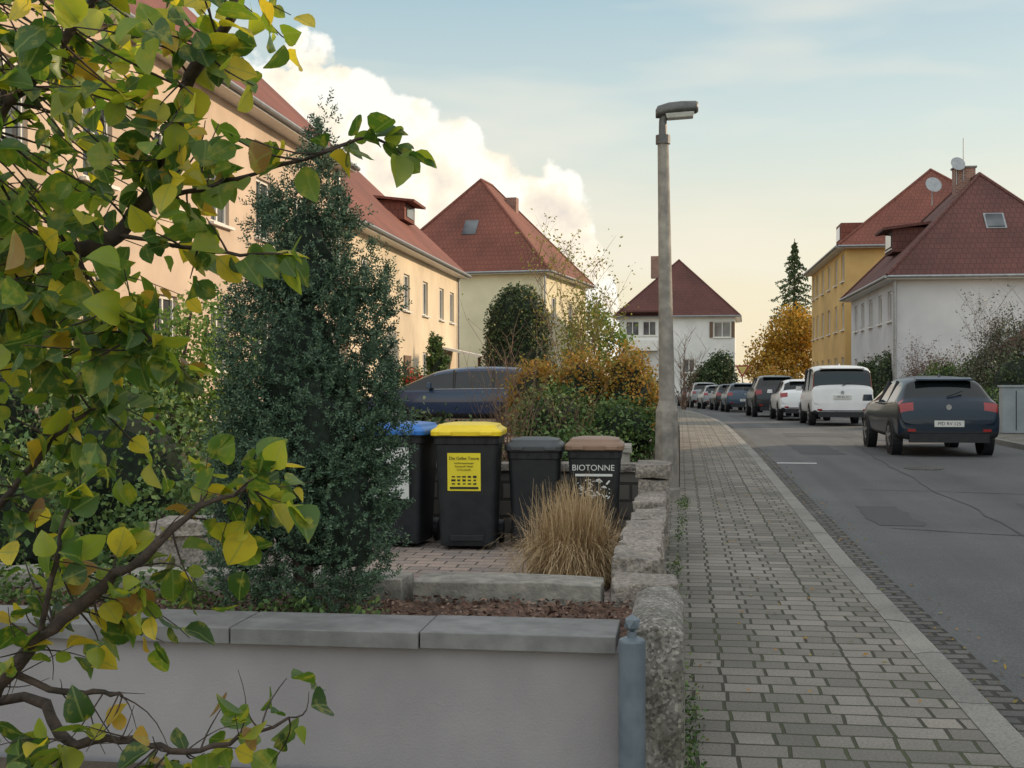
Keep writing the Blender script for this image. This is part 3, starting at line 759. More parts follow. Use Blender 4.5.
def car(name, x, y, rot, kind, paintm, gz=None, platetext=None):
    K = KINDS[kind]; st = K['st']
    e = empty(name)
    z0 = (G(y) + KZ + .004) if gz is None else gz
    e.location = (x, y, z0); e.rotation_euler = (math.atan((G(y + 4) - G(y)) / 4) if abs(rot) < .5 else 0, 0, rot)
    vs = []
    for (s, zs, zb, zt, w, wt) in st:
        half = [(0, zs), (w * .88, zs), (w * .985, zs + .12), (w, zs + (zb - zs) * .66), (w * .965, zb), (wt + .07, zt - .10 if zt - zb > .2 else zb + (zt - zb) * .45), (wt * .9, zt - .02), (0, zt)]
        ring = [(0, s, half[7][1])] + [(-a, s, b_) for a, b_ in half[6:0:-1]] + [(0, s, half[0][1])] + [(a, s, b_) for a, b_ in half[1:7]]
        vs += ring
    n = 14
    cab0, cab1 = K['rw'][1], K['fw'][0]
    bm = bmesh.new(); bv = [bm.verts.new(q) for q in vs]
    cr = bm.edges.layers.float.new('crease_edge')
    for i in range(len(st) - 1):
        for j in range(n):
            f = bm.faces.new((bv[i * n + j], bv[(i + 1) * n + j], bv[(i + 1) * n + (j + 1) % n], bv[i * n + (j + 1) % n]))
            mi = 0
            top = j in (0, 1, 12, 13); side = j in (2, 11)
            if top and (i, i + 1) in (K['rw'], K['fw']): mi = 1
            if side and cab0 <= i <= cab1: mi = 1
            if j in (5, 8, 6, 7): mi = 2
            if K['light'] == 'wide' and ((i == 1 and j in (1, 2, 11, 12)) or (i == 2 and j in (2, 11))): mi = 3
            if K['light'] == 'tall' and i in (2, 3) and j in (2, 11): mi = 3
            f.material_index = mi; f.smooth = True
    f = bm.faces.new([bv[j] for j in range(n)]); f.smooth = True
    f = bm.faces.new([bv[(len(st) - 1) * n + j] for j in range(n - 1, -1, -1)]); f.smooth = True
    bm.verts.index_update()
    for ed in bm.edges:
        a, b_ = sorted(v.index for v in ed.verts); ia, ja = divmod(a, n); ib, jb = divmod(b_, n)
        c = 0
        if ia != ib and ja == jb:
            c = {3: .5, 11: .5, 2: .4, 12: .4, 4: .35, 10: .35, 5: .4, 9: .4}.get(ja, 0)
        elif ia == ib:
            c = {0: .5, 2: .5, 3: .35}.get(ia, 0)
            if ia == K['rw'][1]: c = .5
            if ia in K['fw']: c = .4
        ed[cr] = c
    me = bpy.data.meshes.new('body'); bm.to_mesh(me); bm.free()
    for m_ in (paintm, M['carglass'], M['dark'], M['tail']): me.materials.append(m_)
    ob = bpy.data.objects.new('body', me); scene.collection.objects.link(ob); ob.parent = e
    md = ob.modifiers.new('sub', 'SUBSURF'); md.levels = 2; md.render_levels = 2
    w = st[6][4]
    p = Part()
    zb = st[6][2]; zt = st[6][3]; wt = st[6][5]
    for yy in (1.25, 2.15) if kind != 'van' else (1.2, 2.4):
        for s_ in (-1, 1):
            p.tube([(s_ * (w * .955 - .012), yy, zb - .02), (s_ * (wt + .07), yy + .02, zt - .12)], .035, 6)
    for s_ in (-1, 1):
        for (yy, r) in ((K['wh'][0], K['wr'] + .045), (K['wh'][1], K['wr'] + .045)):
            p.tube([(s_ * (w * .80), yy, K['wr']), (s_ * (w * 1.0 + .002), yy, K['wr'])], r, 28)
    p.make('arches_and_pillars', [M['dark']], e)
    p = Part()
    for s_ in (-1, 1):
        p.box((s_ * (w + .09), st[8][0] + .05, zb + .08), (.20, .10, .13), 0, taper=(.8, .8))
    p.box((0, .82, st[5][3] + .03), (.04, .14, .06), 0, taper=(.6, .4))
    p.box((0, st[4][0] - .04, st[4][3] + .008), (wt * 1.75, .20, .035), 0, rx=.16, taper=(.97, .9))
    p.make('mirrors_and_spoiler', [paintm], e, bevel=.012)
    p = Part()
    for s_ in (-1, 1):
        for yy in K['wh']:
            r = K['wr']; xo = s_ * (w + .008); xi = s_ * (w - .20)
            p.tube([(xi, yy, r), (xi + s_ * .02, yy, r), (xo - s_ * .025, yy, r), (xo, yy, r)], [r - .03, r, r, r - .02], 30, 0)
            p.tube([(xo, yy, r), (xo + s_ * .004, yy, r)], [r * .66, r * .64], 24, 2)
            for k in range(5):
                a = 2 * math.pi * k / 5 + .3
                p.box((xo + s_ * .012, yy + math.cos(a) * r * .32, r + math.sin(a) * r * .32), (.012, r * .60, .055), 1, rx=a)
            p.tube([(xo, yy, r), (xo + s_ * .02, yy, r)], .045, 12, 1)
    p.make('wheels', [M['rubber'], M['rim'], M['dark']], e)
    zp = .60 if kind == 'hatch' else (.80 if kind == 'suv' else .86)
    yp = -.014
    p = Part()
    p.box((0, yp + .012, zp), (.52, .03, .115), 0)
    for s_ in (-1, 1): p.box((s_ * .62, st[-2][0] + .0, .66), (.3, .14, .12), 0, rz=s_ * .4)
    p.make('plate_and_headlights', [M['labelW']], e, bevel=.003)
    text('plate_text', platetext or 'MD RV 125', .085, (0, yp - .0045, zp), M['ink'], e)
    p = Part(); p.tube([(0, st[3][0] - .03, st[3][3] + .0), (.28, st[3][0] + .04, st[3][3] + .10)], .012, 6)
    p.box((0, .01, .45), (1.35, .04, .03)); p.box((0, .03, .34), (1.40, .10, .16))
    p.make('trim', [M['dark']], e)
    p = Part(); p.tube([(0, st[2][0] - .03, st[2][2] - .02), (0, st[2][0] - .05, st[2][2] - .02)], .05, 16)
    for s_ in (-1, 1): p.box((s_ * .66, -.006, .48), (.14, .03, .05), 1)
    # thin bright line along the window sills
    for s_ in (-1, 1): p.tube([(s_ * (w * .968), st[4][0] + .25, zb + .012), (s_ * (w * .968), 2.6, st[8][2] + .02)], .009, 5)
    p.make('badge_and_reflectors', [M['rim'], M['tail']], e)
    return e
pA = paint('dark_navy_paint', (.005, .016, .034), .3); pW = paint('white_car_paint', (.72, .73, .74)); pD = paint('dark_grey_paint', (.02, .022, .026))
pB = paint('blue_grey_paint_car', (.04, .07, .11)); pS = paint('silver_paint', (.30, .32, .34)); pK = paint('dark_blue_paint', (.010, .030, .085), .7)
car('parked_hatchback', 4.82, 23.4, R(1), 'hatch', pA)
car('parked_van', 4.78, 38.0, R(0), 'van', pW, platetext='MD KL 41')
car('parked_car', 4.35, 44.5, R(1), 'hatch', pW)
car('parked_suv', 3.85, 50.5, R(2), 'suv', pD)
car('parked_car', 3.2, 62.5, R(3), 'hatch', pB)
car('parked_car', 2.85, 69, R(4), 'hatch', pD)
car('parked_car', 2.3, 76, R(5), 'hatch', pS)
car('parked_car', 1.7, 83, R(6), 'suv', pS)
car('parked_car', 1.1, 90, R(6), 'hatch', pD)
car('driveway_car', -2.9, 28.6, R(90), 'hatch', pK, gz=G(30) + .13)

# ------------------------------------------------------------------ plants
def trunk_part(p, base, top, r, n=6, wob=.05):
    b0 = Vector(base); t0 = Vector(top); pts = []; rr = []
    for i in range(n + 1):
        f = i / n; q = b0.lerp(t0, f)
        if 0 < i: q += Vector((random.uniform(-wob, wob), random.uniform(-wob, wob), 0))
        pts.append(q); rr.append(r * (1 - .7 * f))
    p.tube(pts, rr, 7)
    return pts
def bush(name, lobes, n, size, mat, clump=.15, stem=.04, base=None, inner=.3, limbs=6, aspect=.6, nclump=None):
    e = empty(name)
    pts = lobes_points(lobes, n, clump, nclump, inner)
    g0 = (G(lobes[0][1]) if base is None else base)
    pts = pts[pts[:, 2] > g0 + .02]
    leaf_quads('foliage', pts, size, mat, e, aspect)
    p = Part()
    cx, cy = np.mean([l[0] for l in lobes]), np.mean([l[1] for l in lobes])
    for l in lobes[:limbs] if len(lobes) >= limbs else lobes * max(1, limbs // len(lobes)):
        trunk_part(p, (cx + random.uniform(-.05, .05) if len(lobes) < 4 else l[0], cy if len(lobes) < 4 else l[1], g0 - .1), (l[0] + random.uniform(-.5, .5) * l[3], l[1] + random.uniform(-.5, .5) * l[4], l[2] + l[5] * .6), stem)
    p.make('stems', [M['bark']], e)
    return e
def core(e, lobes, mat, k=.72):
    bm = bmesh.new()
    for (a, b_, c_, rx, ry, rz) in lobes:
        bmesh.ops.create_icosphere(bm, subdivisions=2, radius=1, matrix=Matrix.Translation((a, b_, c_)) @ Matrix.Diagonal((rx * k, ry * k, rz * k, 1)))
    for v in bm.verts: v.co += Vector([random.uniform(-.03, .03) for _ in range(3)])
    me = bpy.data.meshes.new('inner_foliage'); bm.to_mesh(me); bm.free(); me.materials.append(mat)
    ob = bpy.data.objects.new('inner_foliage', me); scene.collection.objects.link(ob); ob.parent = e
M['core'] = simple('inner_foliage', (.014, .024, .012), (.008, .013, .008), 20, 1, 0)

# --- conifer in the raised bed: many upright shoots grouped in sprays
e = empty('dwarf_conifer')
CX, CY = -1.60, 5.22
lob = [(CX + .02, CY, .95, .35, .30, .56), (CX - .02, CY, 1.45, .29, .26, .52), (CX + .0, CY, 1.92, .19, .17, .40), (CX + .05, CY, 2.26, .085, .08, .26),
       (CX + .25, CY - .05, 1.38, .13, .12, .50), (CX + .33, CY, 1.70, .055, .05, .24), (CX - .24, CY + .02, 1.50, .12, .11, .42), (CX - .16, CY, 1.98, .08, .07, .28), (CX + .16, CY + .05, 1.95, .07, .06, .28),
       (CX + .20, CY - .1, .85, .20, .2, .40), (CX - .24, CY - .08, .85, .18, .18, .40), (CX + .1, CY - .15, 1.2, .18, .16, .38), (CX - .34, CY, 1.15, .08, .1, .3), (CX + .36, CY, 1.15, .08, .1, .34), (CX + .06, CY, 2.46, .035, .035, .16)]
L = np.array(lob)
nB = 2600
area = (L[:, 3] * L[:, 5]) ** .85; area = area / area.sum()
idx = rng.choice(len(L), nB, p=area); d = rand_unit(nB); r = rng.uniform(.74, 1.10, nB)
bc = L[idx, :3] + d * L[idx, 3:6] * r[:, None]
bax = d * [1, 1, .3] + np.array([0, 0, .55]); bax /= np.linalg.norm(bax, axis=1, keepdims=True)
nS = 10500
bi = rng.integers(0, nB, nS)
cc = bc[bi] + rng.normal(size=(nS, 3)) * .020 + bax[bi] * rng.uniform(-.07, .03, (nS, 1))
ax = bax[bi] + rng.normal(size=(nS, 3)) * .42
keep = cc[:, 2] > .44; cc = cc[keep]; ax = ax[keep]; nS = len(cc)
ax /= np.linalg.norm(ax, axis=1, keepdims=True)
K_ = 12
ln = rng.uniform(.03, .06, nS)
t = np.tile(np.linspace(0, 1, K_), (nS, 1))
base = cc[:, None, :] + ax[:, None, :] * (t * ln[:, None])[:, :, None]
side = np.cross(ax, rand_unit(nS)); side /= np.linalg.norm(side, axis=1, keepdims=True); oth = np.cross(ax, side)
ph = rng.uniform(0, 6.28, (nS, 1)) + np.arange(K_)[None, :] * 2.4
nd = side[:, None, :] * np.cos(ph)[:, :, None] + oth[:, None, :] * np.sin(ph)[:, :, None] + ax[:, None, :] * .8
nd /= np.linalg.norm(nd, axis=2, keepdims=True)
base = base.reshape(-1, 3); nd = nd.reshape(-1, 3)
wv = np.cross(nd, rand_unit(len(nd))); wv /= np.linalg.norm(wv, axis=1, keepdims=True)
le = rng.uniform(.014, .022, (len(nd), 1))
vv = np.stack([base, base + nd * le * .5 + wv * .0038, base + nd * le, base + nd * le * .5 - wv * .0038], 1).reshape(-1, 3)
mesh_np('needles', vv, np.arange(len(vv)).reshape(-1, 4), M['conifer'], e)
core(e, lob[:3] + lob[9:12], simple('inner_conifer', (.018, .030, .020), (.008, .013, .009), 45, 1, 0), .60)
p = Part(); trunk_part(p, (CX, CY, .3), (CX, CY, 2.3), .05, wob=.01); p.make('trunk', [M['bark']], e)

def tuft(name, x, y, z, h, spread, n, mat):
    b0 = np.array([x, y, z]) + rng.normal(size=(n, 3)) * [.11, .11, 0]
    a = rng.uniform(0, 2 * math.pi, n); out = np.stack([np.cos(a), np.sin(a), np.zeros(n)], 1)
    hh = h * rng.uniform(.45, 1.1, n); sp = spread * rng.uniform(.1, 1.1, n)
    S = 7; side = np.cross(out, [0, 0, 1.0]); vs = []
    wob = rng.normal(size=(n, 1)) * .05
    for i in range(S):
        f = i / (S - 1)
        q = b0 + out * (sp * f ** 1.2)[:, None] + side * wob * f ** 2 + np.array([0, 0, 1.0]) * (hh * (1.6 * f - 1.15 * f ** 2.2 * (sp / spread + .12)))[:, None]
        w = .0026 * (1 - f) + .0007
        vs += [q - side * w, q + side * w]
    V = np.stack(vs, 1).reshape(-1, 3); o = np.arange(n)[:, None] * 2 * S
    F = np.concatenate([o + np.array([2 * i, 2 * i + 1, 2 * i + 3, 2 * i + 2]) for i in range(S - 1)], 0)
    return mesh_np(name, V, F, mat)
tuft('ornamental_grass', -.74, 8.75, -.02, .56, .46, 5200, M['drygrass'])

def hedge(name, x0, x1, y0, y1, h, n, size, mat, corek=True):
    e = empty(name)
    N_ = max(1, int(max(x1 - x0, y1 - y0) / .8))
    lobes = []
    for i in range(N_):
        f = (i + .5) / N_
        cx = x0 + (x1 - x0) * (f if x1 - x0 > y1 - y0 else .5); cy = y0 + (y1 - y0) * (f if y1 - y0 >= x1 - x0 else .5)
        cx += C(cy)
        hh = h * random.uniform(.88, 1.08)
        rx = .6 if x1 - x0 > y1 - y0 else (x1 - x0) / 2; ry = .6 if y1 - y0 >= x1 - x0 else (y1 - y0) / 2
        lobes.append((cx, cy, G(cy) + hh * .5, rx, ry, hh * .5))
    pts = lobes_points(lobes, n, .09, n // 12, .5)
    pts = pts[pts[:, 2] > G(y0) - .02]
    leaf_quads('foliage', pts, size, mat, e, .6)
    if corek: core(e, lobes, M['core'], .8)
    return e
hedge('evergreen_shrubs', -4.3, -1.9, 12.3, 13.3, 1.02, 9000, .06, M['yew'])
hedge('green_shrubs', -1.7, -.45, 12.4, 13.2, .90, 6000, .05, M['shrub'])
hedge('green_shrubs', -2.4, -.4, 18.5, 19.8, 1.15, 9000, .07, M['shrub'])
hedge('golden_hedge', -3.4, -.55, 24.6, 26.0, 1.78, 15000, .08, M['golden'])
hedge('side_hedge', -1.3, -.35, 34, 60, 1.25, 11000, .12, M['yew'])
hedge('side_hedge', -1.5, -.4, 60, 96, 1.4, 9000, .15, M['shrub'])
bush('large_shrub', [(-4.6, 10.8, 1.0, .75, .6, 1.0), (-4.3, 11, 1.6, .55, .5, .75), (-5.3, 11, 1.3, .6, .6, 1.0)], 12000, .055, M['bright'], .07, inner=.3, nclump=700)
e = bush('dark_shrub', [(-4.0, 8.6, .7, .8, .6, .8), (-5.2, 8.6, 1.0, .9, .6, 1.1), (-3.2, 7.6, .3, .5, .5, .5), (-4.2, 7.2, .5, .7, .4, .6)], 18000, .05, M['shrub'], .06, nclump=1800, inner=.6)
core(e, [(-4.0, 8.6, .7, .8, .6, .8), (-5.2, 8.6, 1.0, .9, .6, 1.1), (-4.2, 7.2, .5, .7, .4, .6)], M['core'], .6)
bush('ground_cover', [(-2.4, 5.25, .46, .5, .3, .12), (-3.2, 5.2, .48, .5, .3, .16), (-4.2, 5.2, .5, .6, .3, .2), (-1.55, 5.05, .44, .3, .15, .06)], 5000, .030, M['shrub'], .03, stem=.004, base=.40, nclump=400)
e = empty('stone_planter'); p = Part(); rough_block(p, (-2.8, 6.9, .27), (.36, .30, .58)); rough_block(p, (-2.8, 6.9, .58), (.42, .36, .08)); p.make('block', [M['granite']], e)

lob = [(-5.85, 45, 2.0, 1.25, 1.2, 2.2), (-5.85, 45, 3.4, 1.12, 1.1, 1.55)]
e = bush('clipped_yew_tree', lob, 20000, .10, M['yew'], .03, stem=.1, inner=.92, nclump=6000); core(e, lob, M['core'], .94)
lob = [(-8.25, 42, 1.4, .42, .42, 1.5), (-8.25, 42, 2.3, .3, .3, .9)]
e = bush('small_cypress', lob, 5000, .09, M['shrub'], .05, stem=.05, inner=.7); core(e, lob, M['core'])
bush('red_rose_bush', [(-8.2, 38, 1.0, .7, .5, .9)], 2500, .09, M['shrub'], .12); bush('red_rose_bush', [(-8.0, 37.6, 1.3, .5, .3, .6)], 260, .10, M['red'], .1)
lob = [(-11.5, 24, 1.5, 1.4, 1.6, 1.6), (-9, 20, 1.2, 1.2, 1.2, 1.3), (-9.3, 33, 1.0, .9, 1.5, 1.0)]
e = bush('garden_bushes', lob, 9000, .12, M['shrub'], .15); core(e, lob, M['core'], .7)

def twiggy(name, x, y, z, h, spread, n, mat, leaves=None, leafn=0, lsize=.05, r0=.012, branch=5):
    e = empty(name); p = Part(); tips = []
    for i in range(n):
        a = random.uniform(0, 6.28); lean = random.uniform(.05, 1) * spread
        q = Vector((x + random.uniform(-.06, .06) * spread, y + random.uniform(-.06, .06) * spread, z)); pts = [q.copy()]
        hh = h * random.uniform(.6, 1.0); S = 6
        for k in range(S):
            q = q + Vector((math.cos(a) * lean / S, math.sin(a) * lean / S, hh / S)) + Vector([random.uniform(-.03, .03) * h / 1.5 for _ in range(3)])
            pts.append(q.copy())
        p.tube(pts, [r0 * (1 - .75 * k / S) for k in range(S + 1)], 4, cap=False)
        tips += pts[2:]
        for b_ in range(branch):
            k = random.randint(2, S); s = pts[k]; aa = random.uniform(0, 6.28); l = h * random.uniform(.12, .3)
            m1 = s + Vector((math.cos(aa) * l * .35, math.sin(aa) * l * .35, l * .5)); m2 = m1 + Vector((math.cos(aa) * l * .25 + random.uniform(-.05, .05), math.sin(aa) * l * .25, l * .5 * random.uniform(.4, 1)))
            p.tube([s, m1, m2], [r0 * .4, r0 * .28, r0 * .14], 3, cap=False); tips += [m1, m2]
            if random.random() < .6:
                m3 = m1 + Vector((random.uniform(-.4, .4) * l, random.uniform(-.4, .4) * l, l * .4)); p.tube([m1, m3], [r0 * .25, r0 * .12], 3, cap=False); tips.append(m3)
    p.make('stems', [mat], e)
    if leaves:
        T_ = np.array([tuple(t_) for t_ in tips]); c = T_[rng.integers(0, len(T_), leafn)] + rng.normal(size=(leafn, 3)) * lsize * 1.2
        leaf_quads('leaves', c, lsize, leaves, e)
    return e
twiggy('bare_rose_shrub', -1.72, 12.6, 0, 1.85, .5, 26, M['twig'], M['sparse'], 120, .03, .007, 6)
twiggy('bare_shrub', -1.15, 13.6, 0.02, 1.5, .45, 14, M['twig'], M['sparse'], 120, .03, .006, 5)
twiggy('young_birch', -2.5, 31.5, G(31), 4.3, 1.5, 16, M['twig'], M['sparse'], 2600, .08, .016, 12)
bush('yellowing_tree', [(-2.3, 33.5, 2.4, .8, .8, 1.4), (-1.7, 33.5, 1.7, .7, .7, 1.1)], 3600, .11, M['bright'], .14)
twiggy('bare_tree', .2, 66, G(66), 3.6, 1.5, 12, M['twig'], None, 0, .1, .03, 10)
e = empty('garden_fence')
p = Part()
for i in range(14):
    y = 15.3 + i * 1.0
    p.box((-.18, y, G(y) + .5), (.09, .09, 1.1), 0)
    if i < 13:
        for z in (.3, .85): p.box((-.18, y + .5, G(y) + z), (.03, .9, .07))
        for k in range(7): p.box((-.145, y + .13 + k * .125, G(y) + .58), (.02, .07, .95))
p.make('pickets', [M['wood']], e, bevel=.004)
e = empty('gate_pillar'); p = Part(); rough_block(p, (-.62, 12.2, .36), (.26, .26, .8)); rough_block(p, (-.62, 12.2, .78), (.32, .32, .07)); p.make('block', [M['lampcon']], e)

lob = [(8.0 + a, 95 + b_, c_, r_, r_, r_ * .85) for a, b_, c_, r_ in ((0, 0, 4.8, 1.9), (-1.6, 0, 3.8, 1.5), (1.6, 0, 3.7, 1.7), (.4, 0, 6.2, 1.2), (-.6, -1, 2.6, 1.7), (-2.3, 0, 2.4, 1.0), (2.6, 0, 2.6, 1.2), (1.2, -1, 5.4, 1.2))]
bush('autumn_tree', lob, 11000, .24, M['orange'], .3, stem=.13, inner=.2, nclump=380)
lob = [(6.5, 88, 1.2, 1.6, 1.2, 1.4), (8.7, 88, 1.0, 1.2, 1.0, 1.2)]
bush('orange_bush', lob, 5000, .18, M['golden'], .2)
lob = [(2.9, 100.5, 1.6, 1.7, 1.4, 1.9), (1.7, 101, 1.2, 1.2, 1.2, 1.5), (3.2, 100.5, 2.8, 1.1, 1.1, 1.2)]
e = bush('dark_evergreen', lob, 9000, .22, M['yew'], .15, nclump=1500); core(e, lob, M['core'])
e = empty('spruce_tree'); p = Part(); SX, SY = 11.4, 128
p.tube([(SX, SY, -1), (SX, SY, 16)], [.3, .03], 8); p.make('trunk', [M['bark']], e)
cs = []
for k in range(100):
    f = (k + .5) / 100; z = 3 + 12.6 * f; rr = 4.4 * (1 - f) ** .85 + .15; a = k * 2.4 + random.uniform(-.3, .3); rr *= random.uniform(.45, 1.15)
    m_ = 100
    tt = rng.uniform(.1, 1, m_); w_ = .3 * (1 - f) + .1
    cs.append(np.stack([SX + np.cos(a) * rr * tt + rng.normal(size=m_) * w_ * .5, SY + np.sin(a) * rr * tt + rng.normal(size=m_) * w_ * .5, z - rr * .28 * tt ** 1.5 - np.abs(rng.normal(size=m_)) * .16 + rng.normal(size=m_) * .03], 1))
leaf_quads('needles', np.concatenate(cs), .25, M['yew'], e)
def cored_bush(name, lob, n, size, mat, **kw):
    e = bush(name, lob, n, size, mat, **kw); core(e, lob, M['core'], .75); return e
cored_bush('evergreen_bush', [(10.0, 39, 1.2, 1.0, 1.0, 1.3), (11.0, 39, 1.4, .9, .9, 1.6)], 9000, .09, M['yew'], clump=.1, nclump=900)
cored_bush('evergreen_bush', [(9.6, 47.5, 1.0, .9, .9, 1.2), (10.8, 48, 1.2, .9, .9, 1.3)], 8000, .1, M['shrub'], clump=.1, nclump=800)
cored_bush('dark_hedge_bush', [(8.9, 56, 1.3, .7, 1.5, 1.6), (8.7, 60, 1.2, .6, 1.5, 1.4)], 8000, .12, M['yew'], clump=.1, nclump=800)
bush('grey_green_shrub', [(10.9, 45, 1.9, 1.1, 1.0, 1.5), (11.3, 45, 2.8, .8, .8, 1.0), (10.3, 45, 1.4, .8, .8, 1.1)], 9000, .09, M['greygreen'], clump=.13, stem=.03, inner=.2, nclump=450)
bush('reddish_shrub', [(9.5, 50.5, 1.2, .9, .9, 1.2), (10.4, 51, 1.4, .9, .9, 1.1)], 7000, .09, M['purple'], clump=.13, stem=.03, inner=.2, nclump=400)
twiggy('bare_garden_shrub', 10.9, 44.8, .2, 3.8, 1.5, 26, simple('grey_twigs', (.20, .15, .14), (.13, .10, .095), 9, .9), M['greygreen'], 1500, .08, .013, 10)
twiggy('bare_garden_shrub', 9.6, 50.2, .2, 2.5, 1.2, 26, simple('red_twigs', (.20, .11, .09), (.13, .07, .06), 9, .9), M['purple'], 1200, .08, .012, 9)
hedge('front_hedge', 8.75, 9.4, 30, 52, .95, 12000, .09, M['shrub'])
e = empty('utility_cabinet'); p = Part(); y = 31.3
p.box((7.95, y, G(y) + .56), (.62, .35, 1.10), 0); p.box((7.95, y, G(y) + 1.13), (.68, .41, .05), 0); p.box((7.95, y - .18, G(y) + .55), (.02, .012, .95), 1)
p.make('body', [simple('cabinet_grey', (.30, .34, .36), (.25, .29, .31), 4, .6), M['dark']], e, bevel=.01)
e = empty('give_way_sign'); p = Part()
sx_, sy_ = 4.2, 86.0; g = G(86)
p.tube([(sx_, sy_, g - .2), (sx_, sy_, g + 2.4)], .04, 8, 0); p.make('pole', [M['zinc']], e)
p = Part(); p.add([(sx_ - .5, sy_ - .05, g + 2.75), (sx_ + .5, sy_ - .05, g + 2.75), (sx_, sy_ - .05, g + 1.9)], [(0, 2, 1)], 0)
p.add([(sx_ - .32, sy_ - .056, g + 2.65), (sx_ + .32, sy_ - .056, g + 2.65), (sx_, sy_ - .056, g + 2.1)], [(0, 2, 1)], 1)
p.make('plate', [M['tail'], simple('sign_yellow', (.75, .62, .2))], e)

# ------------------------------------------------------------------ quince tree in the foreground
e = empty('quince_tree')
ca, sa = math.cos(R(7.66)), math.sin(R(7.66))
def TW(r, d, z): return Vector((r * ca - d * sa, d * ca + r * sa, z))
limbs = {
 'trunk': ([(-1.18, 2.3, -.05), (-1.16, 2.28, .4), (-1.1, 2.2, .8)], .05, .035),
 'low': ([(-1.1, 2.2, .8), (-.92, 2.08, .86), (-.82, 2.0, .92), (-.74, 1.95, 1.0), (-.66, 1.95, 1.07), (-.56, 1.9, 1.14), (-.475, 1.9, 1.21), (-.39, 1.9, 1.25)], .018, .0025),
 'bottom': ([(-1.1, 2.2, .8), (-.82, 2.1, .87), (-.71, 2.0, .83), (-.62, 1.97, .84), (-.53, 1.95, .83), (-.435, 1.9, .855), (-.34, 1.9, .89)], .011, .002),
 'bare': ([(-.80, 1.99, .945), (-.71, 1.97, .913), (-.66, 1.97, .915), (-.61, 1.96, .91)], .007, .003),
 'upper': ([(-1.1, 2.2, .8), (-1.12, 2.2, 1.2), (-1.02, 2.2, 1.5), (-.82, 2.05, 1.6), (-.707, 2, 1.612), (-.635, 2, 1.64), (-.58, 2, 1.70), (-.53, 1.95, 1.77), (-.49, 1.9, 1.87), (-.435, 1.9, 1.94), (-.41, 1.9, 2.02), (-.36, 1.9, 2.15)], .019, .006),
 'upper2': ([(-1.02, 2.2, 1.5), (-.95, 2.2, 1.8), (-.8, 2.15, 1.95), (-.7, 2.1, 2.05), (-.55, 2.1, 2.2)], .012, .005),
 'sprigA': ([(-.58, 2, 1.70), (-.5, 2, 1.71), (-.435, 1.97, 1.725), (-.29, 1.92, 1.755), (-.22, 1.9, 1.775), (-.165, 1.9, 1.75)], .005, .0015),
 'sprigB': ([(-.635, 2, 1.64), (-.515, 1.95, 1.615), (-.42, 1.93, 1.60), (-.34, 1.9, 1.60)], .004, .0015),
 'sprigC': ([(-.707, 2, 1.612), (-.62, 1.95, 1.52), (-.55, 1.9, 1.47), (-.5, 1.9, 1.42)], .004, .0015),
 'mid': ([(-1.1, 2.2, .95), (-.9, 2.1, 1.15), (-.8, 2.05, 1.25), (-.72, 2.0, 1.33), (-.66, 2.0, 1.36)], .009, .0025),
 'mid2': ([(-.74, 1.95, 1.0), (-.70, 1.9, 1.1), (-.68, 1.9, 1.2), (-.64, 1.88, 1.27)], .005, .002),
}
p = Part(); scaf = []
def smoothpts(pts, k=4):
    out = []
    P_ = [Vector(q) for q in pts]
    for i in range(len(P_) - 1):
        a = P_[max(i - 1, 0)]; b_ = P_[i]; c_ = P_[i + 1]; d_ = P_[min(i + 2, len(P_) - 1)]
        for j in range(k):
            t = j / k
            out.append(.5 * ((2 * b_) + (c_ - a) * t + (2 * a - 5 * b_ + 4 * c_ - d_) * t * t + (3 * b_ - a - 3 * c_ + d_) * t ** 3))
    out.append(P_[-1]); return out
LP, LD = [], []
def leafat(pos, dr, scale=1):
    LP.append(tuple(pos)); LD.append((*dr, scale))
for nm, (pts, r0, r1) in limbs.items():
    sp = smoothpts([TW(*q) for q in pts])
    sp = [q + Vector([random.uniform(-1, 1) * min(r0, .012) * .5 for _ in range(3)]) for q in sp]
    n = len(sp); p.tube(sp, [(r0 + (r1 - r0) * i / (n - 1)) * random.uniform(.85, 1.2) for i in range(n)], 8)
    if nm != 'trunk': scaf += [(q, nm) for q in sp]
    if nm.startswith('sprig') or nm in ('mid', 'mid2'):
        for i in range(2, n):
            dr = (sp[i] - sp[i - 1]).normalized()
            for _ in range(1 if i < n * .6 else 2): leafat(sp[i], dr + Vector([random.uniform(-1, 1) for _ in range(3)]) * .9 + Vector((0, 0, -.2)))
def twig_to(start, target, nl, r=.003):
    v = target - start; L_ = v.length; k = 5; pts = []
    off = Vector([random.uniform(-.2, .2) for _ in range(3)]) * L_
    for i in range(k + 1):
        f = i / k; pts.append(start + v * f + off * math.sin(math.pi * f) * .6)
    p.tube(pts, [r * (1 - .6 * i / k) for i in range(k + 1)], 4, cap=False)
    for j in range(nl):
        f = 1 - (j / nl) * min(1, .16 / max(L_, .01) + .25)
        q = start + v * f + off * math.sin(math.pi * f) * .6
        dr = v.normalized() * .6 + Vector([random.uniform(-1, 1) for _ in range(3)]) * .8 + Vector((0, 0, -.2))
        leafat(q, dr)
def nearest(t, names):
    return min((q for q, nm in scaf if nm in names), key=lambda q: (q - t).length + random.uniform(0, .06))
def rightlim(z):
    return float(np.interp(z, [1.40, 1.48, 1.56, 1.65, 1.74, 1.80, 1.88, 1.96, 2.05], [-.66, -.56, -.50, -.47, -.44, -.42, -.38, -.32, -.27]))
up = ('upper', 'upper2', 'sprigA', 'sprigB', 'sprigC')
